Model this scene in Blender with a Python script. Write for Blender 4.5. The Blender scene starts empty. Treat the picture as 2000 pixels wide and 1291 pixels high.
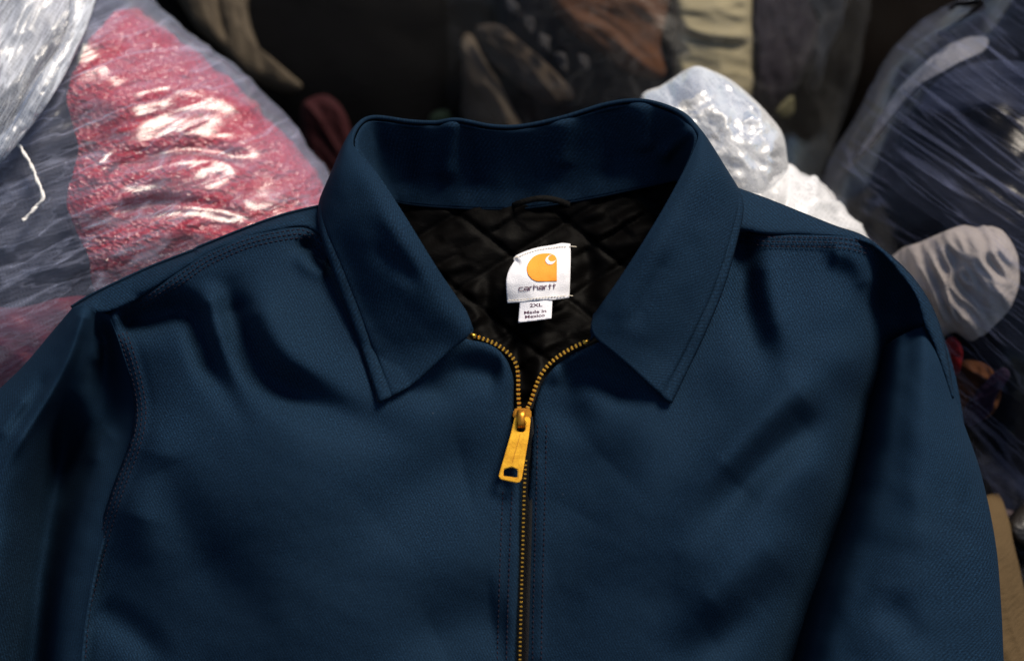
import bpy, bmesh, math, random
import numpy as np
from mathutils import Vector, Matrix
from mathutils.bvhtree import BVHTree
from mathutils.geometry import delaunay_2d_cdt

# ------------------------------------------------------------------ camera, light, exposure
S = bpy.context.scene
COL = S.collection
TILT = math.radians(45)      # slope of the heap the jacket reclines on
HGT = 0.43                   # height of the middle of the jacket above the ground
PITCH = math.radians(10)     # camera leans this much off the jacket's normal
DIST, FOC = 1.15, 60.9
cp, sp = math.cos(PITCH), math.sin(PITCH)
CAM_L = np.array([0.0, -sp * DIST, cp * DIST])
FWD = np.array([0.0, sp, -cp]); RGT = np.array([1.0, 0, 0]); UPV = np.array([0.0, cp, sp])
M_L2W = Matrix.Translation((0, 0, HGT)) @ Matrix.Rotation(TILT, 4, 'X')
MW = np.array(M_L2W)

cam = bpy.data.cameras.new('camera'); cam_o = bpy.data.objects.new('camera', cam); COL.objects.link(cam_o)
rot = Matrix(((1, 0, 0), (0, cp, -sp), (0, sp, cp))).to_4x4()       # columns right, up, back
cam_o.matrix_world = M_L2W @ Matrix.Translation(Vector(CAM_L)) @ rot
cam.lens = FOC; cam.sensor_width = 36; cam.sensor_fit = 'HORIZONTAL'
cam.clip_start = 0.05; cam.clip_end = 200
cam.dof.use_dof = True; cam.dof.focus_distance = DIST * 1.015; cam.dof.aperture_fstop = 3.4
S.camera = cam_o

SUN_L = np.array([0.40, 0.70, 0.59]); SUN_L = SUN_L / np.linalg.norm(SUN_L)
SUN_W = MW[:3, :3] @ SUN_L
world = bpy.data.worlds.new('World'); S.world = world; world.use_nodes = True
wn = world.node_tree; wn.nodes.clear()
sky = wn.nodes.new('ShaderNodeTexSky'); sky.sky_type = 'NISHITA'; sky.sun_disc = False
sky.sun_elevation = math.asin(SUN_W[2]); sky.sun_rotation = math.atan2(SUN_W[0], SUN_W[1])
bgn = wn.nodes.new('ShaderNodeBackground'); bgn.inputs['Strength'].default_value = 0.085
won = wn.nodes.new('ShaderNodeOutputWorld')
wn.links.new(sky.outputs[0], bgn.inputs[0]); wn.links.new(bgn.outputs[0], won.inputs[0])
sun = bpy.data.lights.new('sun', 'SUN'); sun.energy = 4.8; sun.angle = math.radians(23); sun.color = (1, 0.89, 0.75)
sun_o = bpy.data.objects.new('sun', sun); COL.objects.link(sun_o)
sun_o.rotation_euler = Vector(-SUN_W).to_track_quat('-Z', 'Y').to_euler(); sun_o.location = (0.5, 0, 3)
S.view_settings.view_transform = 'Standard'; S.view_settings.look = 'None'
S.view_settings.exposure = 0.45; S.view_settings.gamma = 1.0; S.view_settings.use_curve_mapping = False
S.render.engine = 'CYCLES'
S.cycles.max_bounces = 10; S.cycles.transparent_max_bounces = 24

# ------------------------------------------------------------------ numeric helpers
KPX = 36.0 / (FOC * 2000)
def P(px, py, z):
    """photo pixel + height above the jacket plane (m) -> jacket-frame point"""
    px, py, z = np.broadcast_arrays(np.asarray(px, float), np.asarray(py, float), np.asarray(z, float))
    d = FWD + RGT * ((px - 1000) * KPX)[..., None] + UPV * ((645.5 - py) * KPX)[..., None]
    t = (z - CAM_L[2]) / d[..., 2]
    return CAM_L + d * t[..., None]
def toW(p): return p @ MW[:3, :3].T + MW[:3, 3]

_rng = np.random.RandomState(7)
_perm = np.concatenate([_rng.permutation(256)] * 3)
_grad = _rng.normal(size=(256, 3)); _grad /= np.linalg.norm(_grad, axis=1)[:, None]
def pn(p):
    """3-D gradient noise, about -0.7..0.7"""
    p = np.asarray(p, float); i = np.floor(p).astype(int); f = p - i; u = f * f * f * (f * (f * 6 - 15) + 10)
    out = 0
    for dx in (0, 1):
        for dy in (0, 1):
            for dz in (0, 1):
                h = _perm[(_perm[(_perm[(i[..., 0] + dx) & 255] + i[..., 1] + dy) & 255] + i[..., 2] + dz) & 255]
                g = _grad[h]
                v = g[..., 0] * (f[..., 0] - dx) + g[..., 1] * (f[..., 1] - dy) + g[..., 2] * (f[..., 2] - dz)
                w = (u[..., 0] if dx else 1 - u[..., 0]) * (u[..., 1] if dy else 1 - u[..., 1]) * (u[..., 2] if dz else 1 - u[..., 2])
                out = out + v * w
    return out * 1.5
def n2(px, py, s, seed=0.0): return pn(np.stack([px / s, py / s, np.full(np.shape(px), seed + 0.37)], -1))

def rn(px, py, s, seed=0.0):
    """ridged noise, sharp creases upward, about -1..1"""
    return 1 - 3.2 * np.abs(n2(px, py, s, seed))

def crom(pts, n, closed=False):
    """centripetal-like Catmull-Rom resampled evenly in arc length"""
    p = np.asarray(pts, float); m = len(p)
    if closed: q = np.concatenate([p[-1:], p, p[:2]])
    else: q = np.concatenate([2 * p[:1] - p[1:2], p, 2 * p[-1:] - p[-2:-1]])
    segs = m if closed else m - 1
    t = np.linspace(0, 1, 16, endpoint=False)[:, None]; out = []
    for k in range(segs):
        a, b, c, d = q[k], q[k + 1], q[k + 2], q[k + 3]
        out.append(0.5 * (2 * b + (c - a) * t + (2 * a - 5 * b + 4 * c - d) * t ** 2 + (3 * b - a - 3 * c + d) * t ** 3))
    out.append(q[segs + 1][None]); o = np.concatenate(out)
    L = np.concatenate([[0], np.cumsum(np.linalg.norm(np.diff(o, axis=0), axis=1))])
    s = np.linspace(0, L[-1], n + 1)[:-1] if closed else np.linspace(0, L[-1], n)
    return np.stack([np.interp(s, L, o[:, k]) for k in range(o.shape[1])], 1)
def cr_matrix(m, n):
    """n x m matrix of uniform Catmull-Rom weights"""
    A = np.zeros((n, m))
    for r, s in enumerate(np.linspace(0, m - 1, n)):
        k = min(int(s), m - 2); t = s - k
        w = [(-t + 2 * t ** 2 - t ** 3) / 2, (2 - 5 * t ** 2 + 3 * t ** 3) / 2, (t + 4 * t ** 2 - 3 * t ** 3) / 2, (-t ** 2 + t ** 3) / 2]
        for j, wt in zip((k - 1, k, k + 1, k + 2), w):
            if j < 0: A[r, 0] += 2 * wt; A[r, 1] -= wt
            elif j > m - 1: A[r, m - 1] += 2 * wt; A[r, m - 2] -= wt
            else: A[r, j] += wt
    return A
def loft(rows, nu, nv):
    g = np.asarray(rows, float)                     # [rows][cols][px,py,mm]
    return np.einsum('ri,ijk,cj->rck', cr_matrix(g.shape[0], nu), g, cr_matrix(g.shape[1], nv))
def poly_dist(px, py, pts):
    """distance, parameter 0..1 and side to a polyline"""
    p = np.asarray(pts, float); seg = np.linalg.norm(np.diff(p, axis=0), axis=1); cum = np.concatenate([[0], np.cumsum(seg)])
    best = np.full(np.shape(px), 1e9); par = np.zeros(np.shape(px)); side = np.zeros(np.shape(px))
    for k in range(len(p) - 1):
        a, b = p[k], p[k + 1]; d = b - a; l2 = d @ d + 1e-9
        t = np.clip(((px - a[0]) * d[0] + (py - a[1]) * d[1]) / l2, 0, 1)
        ex = px - (a[0] + t * d[0]); ey = py - (a[1] + t * d[1]); dd = np.hypot(ex, ey)
        m = dd < best
        best = np.where(m, dd, best); par = np.where(m, (cum[k] + t * seg[k]) / cum[-1], par)
        side = np.where(m, np.sign(d[0] * ey - d[1] * ex), side)
    return best, par, side
def stroke(px, py, pts, amp, w, t0=0.25, t1=0.25):
    """gaussian ridge (amp>0, mm) or valley along a smooth path, fading at its ends"""
    d, t, s = poly_dist(px, py, crom(pts, 40))
    f = np.exp(-(d / w) ** 2)
    if t0 > 0: f = f * np.clip(t / t0, 0, 1) ** 1.5
    if t1 > 0: f = f * np.clip((1 - t) / t1, 0, 1) ** 1.5
    return amp * f
def step(px, py, pts, amp, w, reach, t0=0.2, t1=0.2):
    """fold: higher on the left-hand side of the path (image sense), falling over width w, fading over reach"""
    d, t, s = poly_dist(px, py, crom(pts, 40))
    f = np.tanh(-s * d / w) * np.exp(-(d / reach) ** 2)
    f = f * np.clip(t / max(t0, 1e-3), 0, 1) * np.clip((1 - t) / max(t1, 1e-3), 0, 1)
    return amp * f
class RBF:
    def __init__(self, ctrl):
        c = np.asarray(ctrl, float); self.c = c[:, :2] / 500; n = len(c)
        r = np.linalg.norm(self.c[:, None] - self.c[None], axis=2)
        A = np.zeros((n + 3, n + 3)); A[:n, :n] = self.phi(r) + np.eye(n) * 0.003; A[:n, n] = 1; A[:n, n + 1:] = self.c
        A[n, :n] = 1; A[n + 1:, :n] = self.c.T
        self.w = np.linalg.solve(A, np.concatenate([c[:, 2], np.zeros(3)]))
    @staticmethod
    def phi(r): return np.where(r > 1e-9, r * r * np.log(r + 1e-12), 0)
    def __call__(self, px, py):
        q = np.stack([np.asarray(px, float), np.asarray(py, float)], -1) / 500; sh = q.shape[:-1]; q = q.reshape(-1, 2)
        r = np.linalg.norm(q[:, None] - self.c[None], axis=2); n = len(self.c)
        return (self.phi(r) @ self.w[:n] + self.w[n] + q @ self.w[n + 1:]).reshape(sh)
def inside(px, py, poly):
    p = np.asarray(poly); x0, y0 = p[:, 0], p[:, 1]; x1, y1 = np.roll(x0, -1), np.roll(y0, -1); c = np.zeros(np.shape(px), bool)
    for a, b, e, f in zip(x0, y0, x1, y1):
        if b != f: c ^= ((b > py) != (f > py)) & (px < (e - a) * (py - b) / (f - b) + a)
    return c

# ------------------------------------------------------------------ object helpers
def mesh_from(name, v, f, uv=None, smooth=True):
    me = bpy.data.meshes.new(name); me.from_pydata([tuple(x) for x in np.asarray(v, float)], [], [tuple(int(i) for i in x) for x in f])
    if uv is not None:
        lay = me.uv_layers.new(name='UVMap'); li = np.zeros(len(me.loops), np.int32); me.loops.foreach_get('vertex_index', li)
        lay.data.foreach_set('uv', np.asarray(uv, np.float32)[li].ravel())
    if smooth: me.polygons.foreach_set('use_smooth', [True] * len(me.polygons))
    me.update(); return me
def obj(name, me, mat, parent=None, **props):
    o = bpy.data.objects.new(name, me); COL.objects.link(o); o.parent = parent
    if mat is not None and me is not None:
        if not me.materials: me.materials.append(mat)
    for k, v in props.items(): o[k] = v
    return o
def thing(name, me, mat, label, cat, group=None, **kw):
    o = obj(name, me, mat, None, label=label, category=cat, **kw)
    if group: o['group'] = group
    return o
def world_obj(name, vw, f, mat, uv=None, parent=None, **props):
    """mesh from world points, origin at its base centre"""
    vw = np.asarray(vw, float); base = np.array([vw[:, 0].mean(), vw[:, 1].mean(), vw[:, 2].min()])
    if parent is not None: base = np.array(parent.matrix_basis.translation)
    o = obj(name, mesh_from(name, vw - base, f, uv), mat, parent, **props)
    if parent is None: o.location = base
    return o
def solid(o, t, off=-1.0):
    m = o.modifiers.new('thickness', 'SOLIDIFY'); m.thickness = t; m.offset = off; m.use_rim = True; return o
def grid_faces(nu, nv, flip=False, wrap=False):
    F = []
    for i in range(nu - 1):
        for j in range(nv if wrap else nv - 1):
            j2 = (j + 1) % nv
            q = (i * nv + j, i * nv + j2, (i + 1) * nv + j2, (i + 1) * nv + j); F.append(q[::-1] if flip else q)
    return F
def fill(outline, sp):
    """triangulated fill of a pixel outline: 2-D points, triangles"""
    b = np.asarray(outline, float); x0, y0 = b.min(0); x1, y1 = b.max(0)
    ys = np.arange(y0 + sp * .5, y1, sp * .866); pts = []
    for k, y in enumerate(ys):
        xs = np.arange(x0 + sp * (.25 if k % 2 else .75), x1, sp); pts.append(np.stack([xs, np.full_like(xs, y)], 1))
    q = np.concatenate(pts); q = q[inside(q[:, 0], q[:, 1], b)]
    d, _, _ = poly_dist(q[:, 0], q[:, 1], np.concatenate([b, b[:1]])); q = q[d > sp * .45]
    allp = np.concatenate([b, q]); n = len(b)
    r = delaunay_2d_cdt([Vector(p) for p in allp], [], [list(range(n))], 1, 1e-4)
    v = np.array([tuple(p) for p in r[0]]); F = []
    for t in r[2]:
        a, c, e = v[t[0]], v[t[1]], v[t[2]]
        ar = (c[0] - a[0]) * (e[1] - a[1]) - (c[1] - a[1]) * (e[0] - a[0])
        F.append(tuple(t) if ar < 0 else (t[0], t[2], t[1]))           # image y points down: normals face the viewer
    return v, F
def dense(segs):
    """join smooth pieces into one closed outline; each piece is (points, samples)"""
    out = []
    for pts, n in segs:
        c = crom(pts, n) if len(pts) > 2 else np.stack([np.linspace(pts[0][k], pts[1][k], n) for k in (0, 1)], 1)
        out.append(c if not out or np.hypot(*(out[-1][-1] - c[0])) > 1 else c[1:])
    o = np.concatenate(out)
    if np.hypot(*(o[0] - o[-1])) < 1: o = o[:-1]
    return o
def join(parts):
    V, F, U, n = [], [], [], 0
    for v, f, u in parts:
        V.append(v); U.append(u); F += [tuple(i + n for i in q) for q in f]; n += len(v)
    return np.concatenate(V), F, np.concatenate(U)
def tube(pts, rad, k=6, flat=1.0, closed=False):
    """tube along points; rad may be an array; flat squashes it along the jacket normal"""
    p = np.asarray(pts, float); n = len(p); rad = np.broadcast_to(rad, (n,)); V = []
    for i in range(n):
        t = p[min(i + 1, n - 1)] - p[max(i - 1, 0)]; t /= np.linalg.norm(t) + 1e-12
        a = np.cross(t, (0, 0, 1.0)); a /= np.linalg.norm(a) + 1e-12; b = np.cross(a, t)
        for j in range(k):
            an = 2 * math.pi * j / k; V.append(p[i] + rad[i] * (math.cos(an) * a + math.sin(an) * b * flat))
    F = grid_faces(n, k, wrap=True); F.append(tuple(range(k))[::-1]); F.append(tuple((n - 1) * k + j for j in range(k)))
    return np.array(V), F

# ------------------------------------------------------------------ materials
class NT:
    def __init__(self, name):
        self.m = bpy.data.materials.new(name); self.m.use_nodes = True; self.t = self.m.node_tree; self.t.nodes.clear()
        self.out = self.n('OutputMaterial')
    def n(self, kind, **kw):
        nd = self.t.nodes.new('ShaderNode' + kind)
        for k, v in kw.items():
            if hasattr(nd, k): setattr(nd, k, v)
        return nd
    def l(self, a, b): self.t.links.new(a, b)
    def noise(self, vec, scale, detail=3, rough=0.55, dist=0.0):
        nd = self.n('TexNoise'); self.l(vec, nd.inputs['Vector'])
        nd.inputs['Scale'].default_value = scale; nd.inputs['Detail'].default_value = detail
        nd.inputs['Roughness'].default_value = rough; nd.inputs['Distortion'].default_value = dist
        return nd.outputs[0]
    def map(self, vec, scale=(1, 1, 1), rotz=0.0, loc=(0, 0, 0)):
        nd = self.n('Mapping'); self.l(vec, nd.inputs[0]); nd.inputs['Scale'].default_value = scale
        nd.inputs['Rotation'].default_value = (0, 0, rotz); nd.inputs['Location'].default_value = loc; return nd.outputs[0]
    def ramp(self, f, stops):
        nd = self.n('ValToRGB'); self.l(f, nd.inputs[0]); e = nd.color_ramp.elements
        while len(e) < len(stops): e.new(0.5)
        for s, (p, c) in zip(e, stops): s.position = p; s.color = (*(c if isinstance(c, (tuple, list)) else (c, c, c)), 1)
        return nd.outputs[0]
    def math(self, op, a, b=None, c=None):
        nd = self.n('Math', operation=op)
        for i, x in enumerate((a, b, c)):
            if x is None: continue
            if isinstance(x, (int, float)): nd.inputs[i].default_value = x
            else: self.l(x, nd.inputs[i])
        return nd.outputs[0]
    def mix(self, f, a, b, kind='MIX'):
        nd = self.n('MixRGB', blend_type=kind)
        for i, x in enumerate((f, a, b)):
            if isinstance(x, (int, float)): nd.inputs[i].default_value = x
            elif isinstance(x, tuple): nd.inputs[i].default_value = (*x, 1)
            else: self.l(x, nd.inputs[i])
        return nd.outputs[0]
    def bump(self, h, strength, dist, normal=None):
        nd = self.n('Bump'); self.l(h, nd.inputs['Height']); nd.inputs['Strength'].default_value = strength
        nd.inputs['Distance'].default_value = dist
        if normal is not None: self.l(normal, nd.inputs['Normal'])
        return nd.outputs[0]
    def pbsdf(self, base, rough, normal=None, **kw):
        b = self.n('BsdfPrincipled')
        for key, x in (('Base Color', base), ('Roughness', rough), ('Normal', normal)):
            if x is None: continue
            if isinstance(x, (int, float)): b.inputs[key].default_value = x
            elif isinstance(x, tuple): b.inputs[key].default_value = (*x, 1)
            else: self.l(x, b.inputs[key])
        for k, v in kw.items():
            b.inputs[k.replace('_', ' ')].default_value = v
        return b
    def done(self, sh): self.l(sh.outputs[0], self.out.inputs[0]); return self.m

def twill(name, c, weave=1.0, rotz=-.47):
    """cotton twill: fine diagonal ribs, slubs, faint fading, painted-in sheen patches; uv unit = 1000 photo px of cloth (0.34 m)"""
    t = NT(name); uv = t.n('TexCoord').outputs['UV']
    wv = t.n('TexWave', wave_type='BANDS', bands_direction='X'); t.l(t.map(uv, rotz=rotz), wv.inputs['Vector'])
    wv.inputs['Scale'].default_value = 62; wv.inputs['Distortion'].default_value = 3.0; wv.inputs['Detail'].default_value = 2; wv.inputs['Detail Scale'].default_value = 12
    fine = t.noise(uv, 300, 3, .75); mid = t.noise(uv, 60, 3, .6); big = t.noise(uv, 4.5, 3, .6)
    k = t.math('ADD', t.math('MULTIPLY', fine, .8), t.math('MULTIPLY', wv.outputs['Fac'], .13 * weave))
    h = t.math('ADD', k, t.math('MULTIPLY', mid, .05))
    col = t.ramp(k, [(.36, tuple(x * .3 for x in c)), (.5, c), (.66, tuple(x * 2.4 for x in c))])
    painted_sheen = t.noise(uv, 2.2, 4, .65); lint = t.noise(uv, 95, 2, .5)
    col = t.mix(t.ramp(painted_sheen, [(.35, 0), (.7, .45)]), col, (c[0] * 1.6, c[1] * 1.15, c[2] * .95))  # grey-teal sheen of the lit cloth painted into the base colour
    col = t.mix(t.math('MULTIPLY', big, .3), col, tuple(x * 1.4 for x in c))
    col = t.mix(t.ramp(lint, [(.76, 0), (.80, .35)]), col, (.06, .07, .08))
    b = t.pbsdf(col, .86, t.bump(h, .3, .0006), Sheen_Weight=.0, Sheen_Roughness=.5, Specular_IOR_Level=.05)
    b.inputs['Sheen Tint'].default_value = (.55, .7, .9, 1)
    return t.done(b)
def plain_cloth(name, c, rough=.85, scale=60, amp=.4, spec=.2, var=.35):
    t = NT(name); co = t.n('TexCoord').outputs['Object']
    f = t.noise(co, scale * 14, 2, .6); m = t.noise(co, scale * .25, 4, .6); s = t.noise(t.map(co, (1, 1, 6), .4), scale, 3, .6)
    col = t.mix(t.math('MULTIPLY', m, var * 2), tuple(x * (1 - var) for x in c), tuple(min(1, x * (1 + var)) for x in c))
    h = t.math('ADD', t.math('MULTIPLY', f, .25), s)
    return t.done(t.pbsdf(col, rough, t.bump(h, amp, .004), Specular_IOR_Level=spec))
def film(name, milk, tint=(.86, .89, 1.0), streak=(1, 1), rotz=0.0, scratch=.3, rough=.28, gl=1.0, bumpd=.002, lo=.35, hi=.75, weave=.4, edge=.4, base=0.0, fuzz=1.0, crease=.3, det=6):
    """thin polythene: clear where it clings, milky where it is doubled or crazed, glossy on top; uv unit 0.34 m"""
    t = NT(name); co = t.n('TexCoord').outputs['UV']
    st = t.map(t.map(co, rotz=rotz), (streak[0], streak[1], 1))
    a = t.noise(st, 3.2, det, .62, .35); b = t.noise(t.map(st, loc=(3, 1, 7)), 12, det * .8, .66, .2)
    cr = t.noise(st, 60, 3, .7)
    w1 = t.n('TexWave', bands_direction='X'); t.l(t.map(co, rotz=rotz + .15), w1.inputs[0]); w1.inputs['Scale'].default_value = 42; w1.inputs['Distortion'].default_value = 3
    w2 = t.n('TexWave', bands_direction='Y'); t.l(t.map(co, rotz=rotz + .1), w2.inputs[0]); w2.inputs['Scale'].default_value = 36; w2.inputs['Distortion'].default_value = 3
    wv = t.math('MAXIMUM', w1.outputs['Fac'], w2.outputs['Fac'])
    m = t.math('ADD', t.math('MULTIPLY', t.ramp(a, [(lo, 0), (hi, 1)]), .62), t.math('MULTIPLY', t.ramp(b, [(.45, 0), (.8, 1)]), .38))
    m = t.math('ADD', m, t.math('MULTIPLY', t.ramp(cr, [(.52, 0), (.78, 1)]), scratch))
    la = t.math('ABSOLUTE', t.math('SUBTRACT', a, .5)); lb = t.math('ABSOLUTE', t.math('SUBTRACT', b, .5))
    lines = t.math('ADD', t.math('MULTIPLY', t.ramp(la, [(0, 1), (.022, 0)]), crease), t.math('MULTIPLY', t.ramp(lb, [(0, 1), (.03, 0)]), crease * .6))
    m = t.math('MULTIPLY', m, t.math('ADD', 1 - weave * .6, t.math('MULTIPLY', wv, weave)))
    lw = t.n('LayerWeight'); lw.inputs['Blend'].default_value = .28
    ed = t.math('MULTIPLY', t.math('POWER', lw.outputs['Facing'], 1.5), edge)
    fac = t.math('MINIMUM', t.math('ADD', t.math('ADD', t.math('ADD', t.math('MULTIPLY', m, milk), lines), t.math('MULTIPLY', t.math('ADD', .7, t.math('MULTIPLY', wv, .5)), base)), ed), .94)
    h = t.math('ADD', t.math('SUBTRACT', t.math('MULTIPLY', a, .5), t.math('MULTIPLY', t.math('MINIMUM', la, .12), 3.0)), t.math('ADD', t.math('MULTIPLY', t.math('MINIMUM', lb, .1), -2.2 * fuzz), t.math('MULTIPLY', cr, .35 * fuzz)))
    nrm = t.bump(h, .8, bumpd)
    tr = t.n('BsdfTransparent'); tr.inputs[0].default_value = (.96, .97, .98, 1)
    df = t.n('BsdfDiffuse'); df.inputs[0].default_value = (*[x * .85 for x in tint], 1); t.l(nrm, df.inputs['Normal'])
    tl = t.n('BsdfTranslucent'); tl.inputs[0].default_value = (*[x * .85 for x in tint], 1); t.l(nrm, tl.inputs['Normal'])
    body = t.n('MixShader'); body.inputs[0].default_value = .45; t.l(df.outputs[0], body.inputs[1]); t.l(tl.outputs[0], body.inputs[2])
    milkmix = t.n('MixShader'); t.l(fac, milkmix.inputs[0]); t.l(tr.outputs[0], milkmix.inputs[1]); t.l(body.outputs[0], milkmix.inputs[2])
    g = t.n('BsdfGlossy'); g.inputs['Roughness'].default_value = rough; t.l(nrm, g.inputs['Normal'])
    fr = t.n('Fresnel'); fr.inputs['IOR'].default_value = 1.45; t.l(nrm, fr.inputs['Normal'])
    top = t.n('MixShader'); t.l(t.math('MULTIPLY', fr.outputs[0], gl), top.inputs[0]); t.l(milkmix.outputs[0], top.inputs[1]); t.l(g.outputs[0], top.inputs[2])
    return t.done(top)

NAVY = (.0042, .0138, .0296)
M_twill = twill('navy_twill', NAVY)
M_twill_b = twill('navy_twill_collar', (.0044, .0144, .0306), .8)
M_thread = plain_cloth('dark_purple_thread', (.008, .0035, .011), .7, 200)
M_thread_l = plain_cloth('blue_grey_thread', (.05, .058, .075), .7, 200)
M_white_thread = plain_cloth('cream_thread', (.72, .66, .55), .8, 200)
M_loop = plain_cloth('black_tape', (.003, .003, .003), .8, 200, spec=.1)
def lining_mat():
    t = NT('black_quilted_lining'); uv = t.n('TexCoord').outputs['UV']
    f = t.noise(uv, 300, 2, .6); m = t.noise(t.map(uv, (1, 2.5, 1), .9), 9, 4, .6)
    col = t.mix(m, (.0004, .00035, .00035), (.0012, .00095, .0009))
    return t.done(t.pbsdf(col, t.math('ADD', .5, t.math('MULTIPLY', m, .2)), t.bump(t.math('ADD', t.math('MULTIPLY', f, .12), m), .35, .003), Specular_IOR_Level=.04, Sheen_Weight=.0))
M_lining = lining_mat()
def label_mat(name, c):
    t = NT(name); uv = t.n('TexCoord').outputs['UV']
    f = t.noise(t.map(uv, (1, 1, 1)), 420, 2, .6); b = t.noise(uv, 60, 3)
    col = t.mix(t.math('MULTIPLY', b, .5), c, tuple(x * .8 for x in c))
    return t.done(t.pbsdf(col, .75, t.bump(f, .5, .0006), Sheen_Weight=.1))
M_label = label_mat('white_woven_label', (.70, .70, .74))
M_tag = label_mat('white_satin_tag', (.78, .78, .84))
M_orange = label_mat('orange_weave', (.85, .27, .006))
M_ink = label_mat('purple_lettering', (.075, .018, .05))
def brass(name, c, rough, metal=1.0):
    t = NT(name); co = t.n('TexCoord').outputs['Object']
    f = t.noise(co, 900, 3, .6); b = t.noise(co, 120, 4, .65)
    col = t.mix(t.ramp(b, [(.35, 0), (.75, 1)]), c, (c[0] * .62, c[1] * .5, c[2] * .4))
    return t.done(t.pbsdf(col, t.math('ADD', rough, t.math('MULTIPLY', f, .25)), t.bump(t.math('ADD', f, b), .12, .0004), Metallic=metal))
M_brass = brass('worn_brass', (.86, .46, .035), .34, .85)
M_brass_d = brass('dark_brass', (.60, .27, .03), .32, .9)
M_tooth = brass('brass_teeth', (.78, .47, .07), .24, 1.0)
M_tape = plain_cloth('black_zip_tape', (.007, .007, .008), .8, 300)

# ------------------------------------------------------------------ the ground
def ground():
    t = NT('asphalt'); co = t.n('TexCoord').outputs['Object']
    f = t.noise(co, 160, 4, .7); b = t.noise(co, 3, 5, .6)
    col = t.mix(t.ramp(t.math('ADD', t.math('MULTIPLY', f, .6), t.math('MULTIPLY', b, .4)), [(.3, 0), (.7, 1)]), (.012, .0115, .011), (.03, .029, .028))
    m = t.done(t.pbsdf(col, .9, t.bump(f, .6, .004)))
    v = [(-60, -60, 0), (60, -60, 0), (60, 60, 0), (-60, 60, 0)]
    obj('ground', mesh_from('ground', v, [(0, 1, 2, 3)], smooth=False), m, None, kind='structure')
ground()

# ------------------------------------------------------------------ the jacket (all points in the jacket frame)
jacket = bpy.data.objects.new('work_jacket', None); COL.objects.link(jacket)
jacket.matrix_world = M_L2W
jacket['label'] = 'navy twill work jacket with pointed collar and brass zip, lying on the bags'
jacket['category'] = 'jacket'

# --- traced seam and edge lines (photo px)
ZIP_L = [(918, 664), (945, 669), (968, 679), (986, 697), (996, 716), (1003, 742), (1003, 775), (1004, 810), (1010, 850), (1018, 920), (1019, 980), (1016, 1060), (1012, 1180), (1009, 1300), (1007, 1700)]
ZIP_R = [(1156, 674), (1120, 690), (1096, 706), (1076, 724), (1061, 745), (1050, 770), (1042, 800), (1040, 830), (1036, 900), (1030, 980), (1027, 1060), (1023, 1180), (1021, 1300), (1019, 1700)]
ARM_L = [(200, 612), (226, 655), (246, 715), (260, 775), (262, 820), (250, 872), (222, 945), (198, 1020), (176, 1100), (154, 1190), (144, 1291), (138, 1420), (135, 1700)]
ARM_R = [(1702, 474), (1735, 500), (1770, 545), (1795, 590), (1806, 632), (1785, 650), (1760, 676), (1744, 735), (1728, 800), (1706, 920), (1660, 1060), (1616, 1190), (1586, 1300), (1550, 1420), (1498, 1700)]
YOKE_L = [(660, 492), (628, 462), (592, 443), (540, 448), (480, 462), (430, 482), (390, 502), (335, 540), (262, 588), (200, 612)]
YOKE_R = [(1430, 446), (1462, 452), (1500, 458), (1560, 459), (1620, 460), (1665, 464), (1702, 474)]
SIL_L = [(655, 400), (600, 410), (540, 426), (470, 452), (386, 486), (378, 491), (300, 521), (230, 553), (172, 582), (140, 602)]
SIL_R = [(1425, 360), (1450, 370), (1500, 388), (1560, 412), (1630, 440), (1692, 463), (1762, 518), (1808, 575), (1836, 635), (1852, 700), (1864, 776)]

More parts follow.
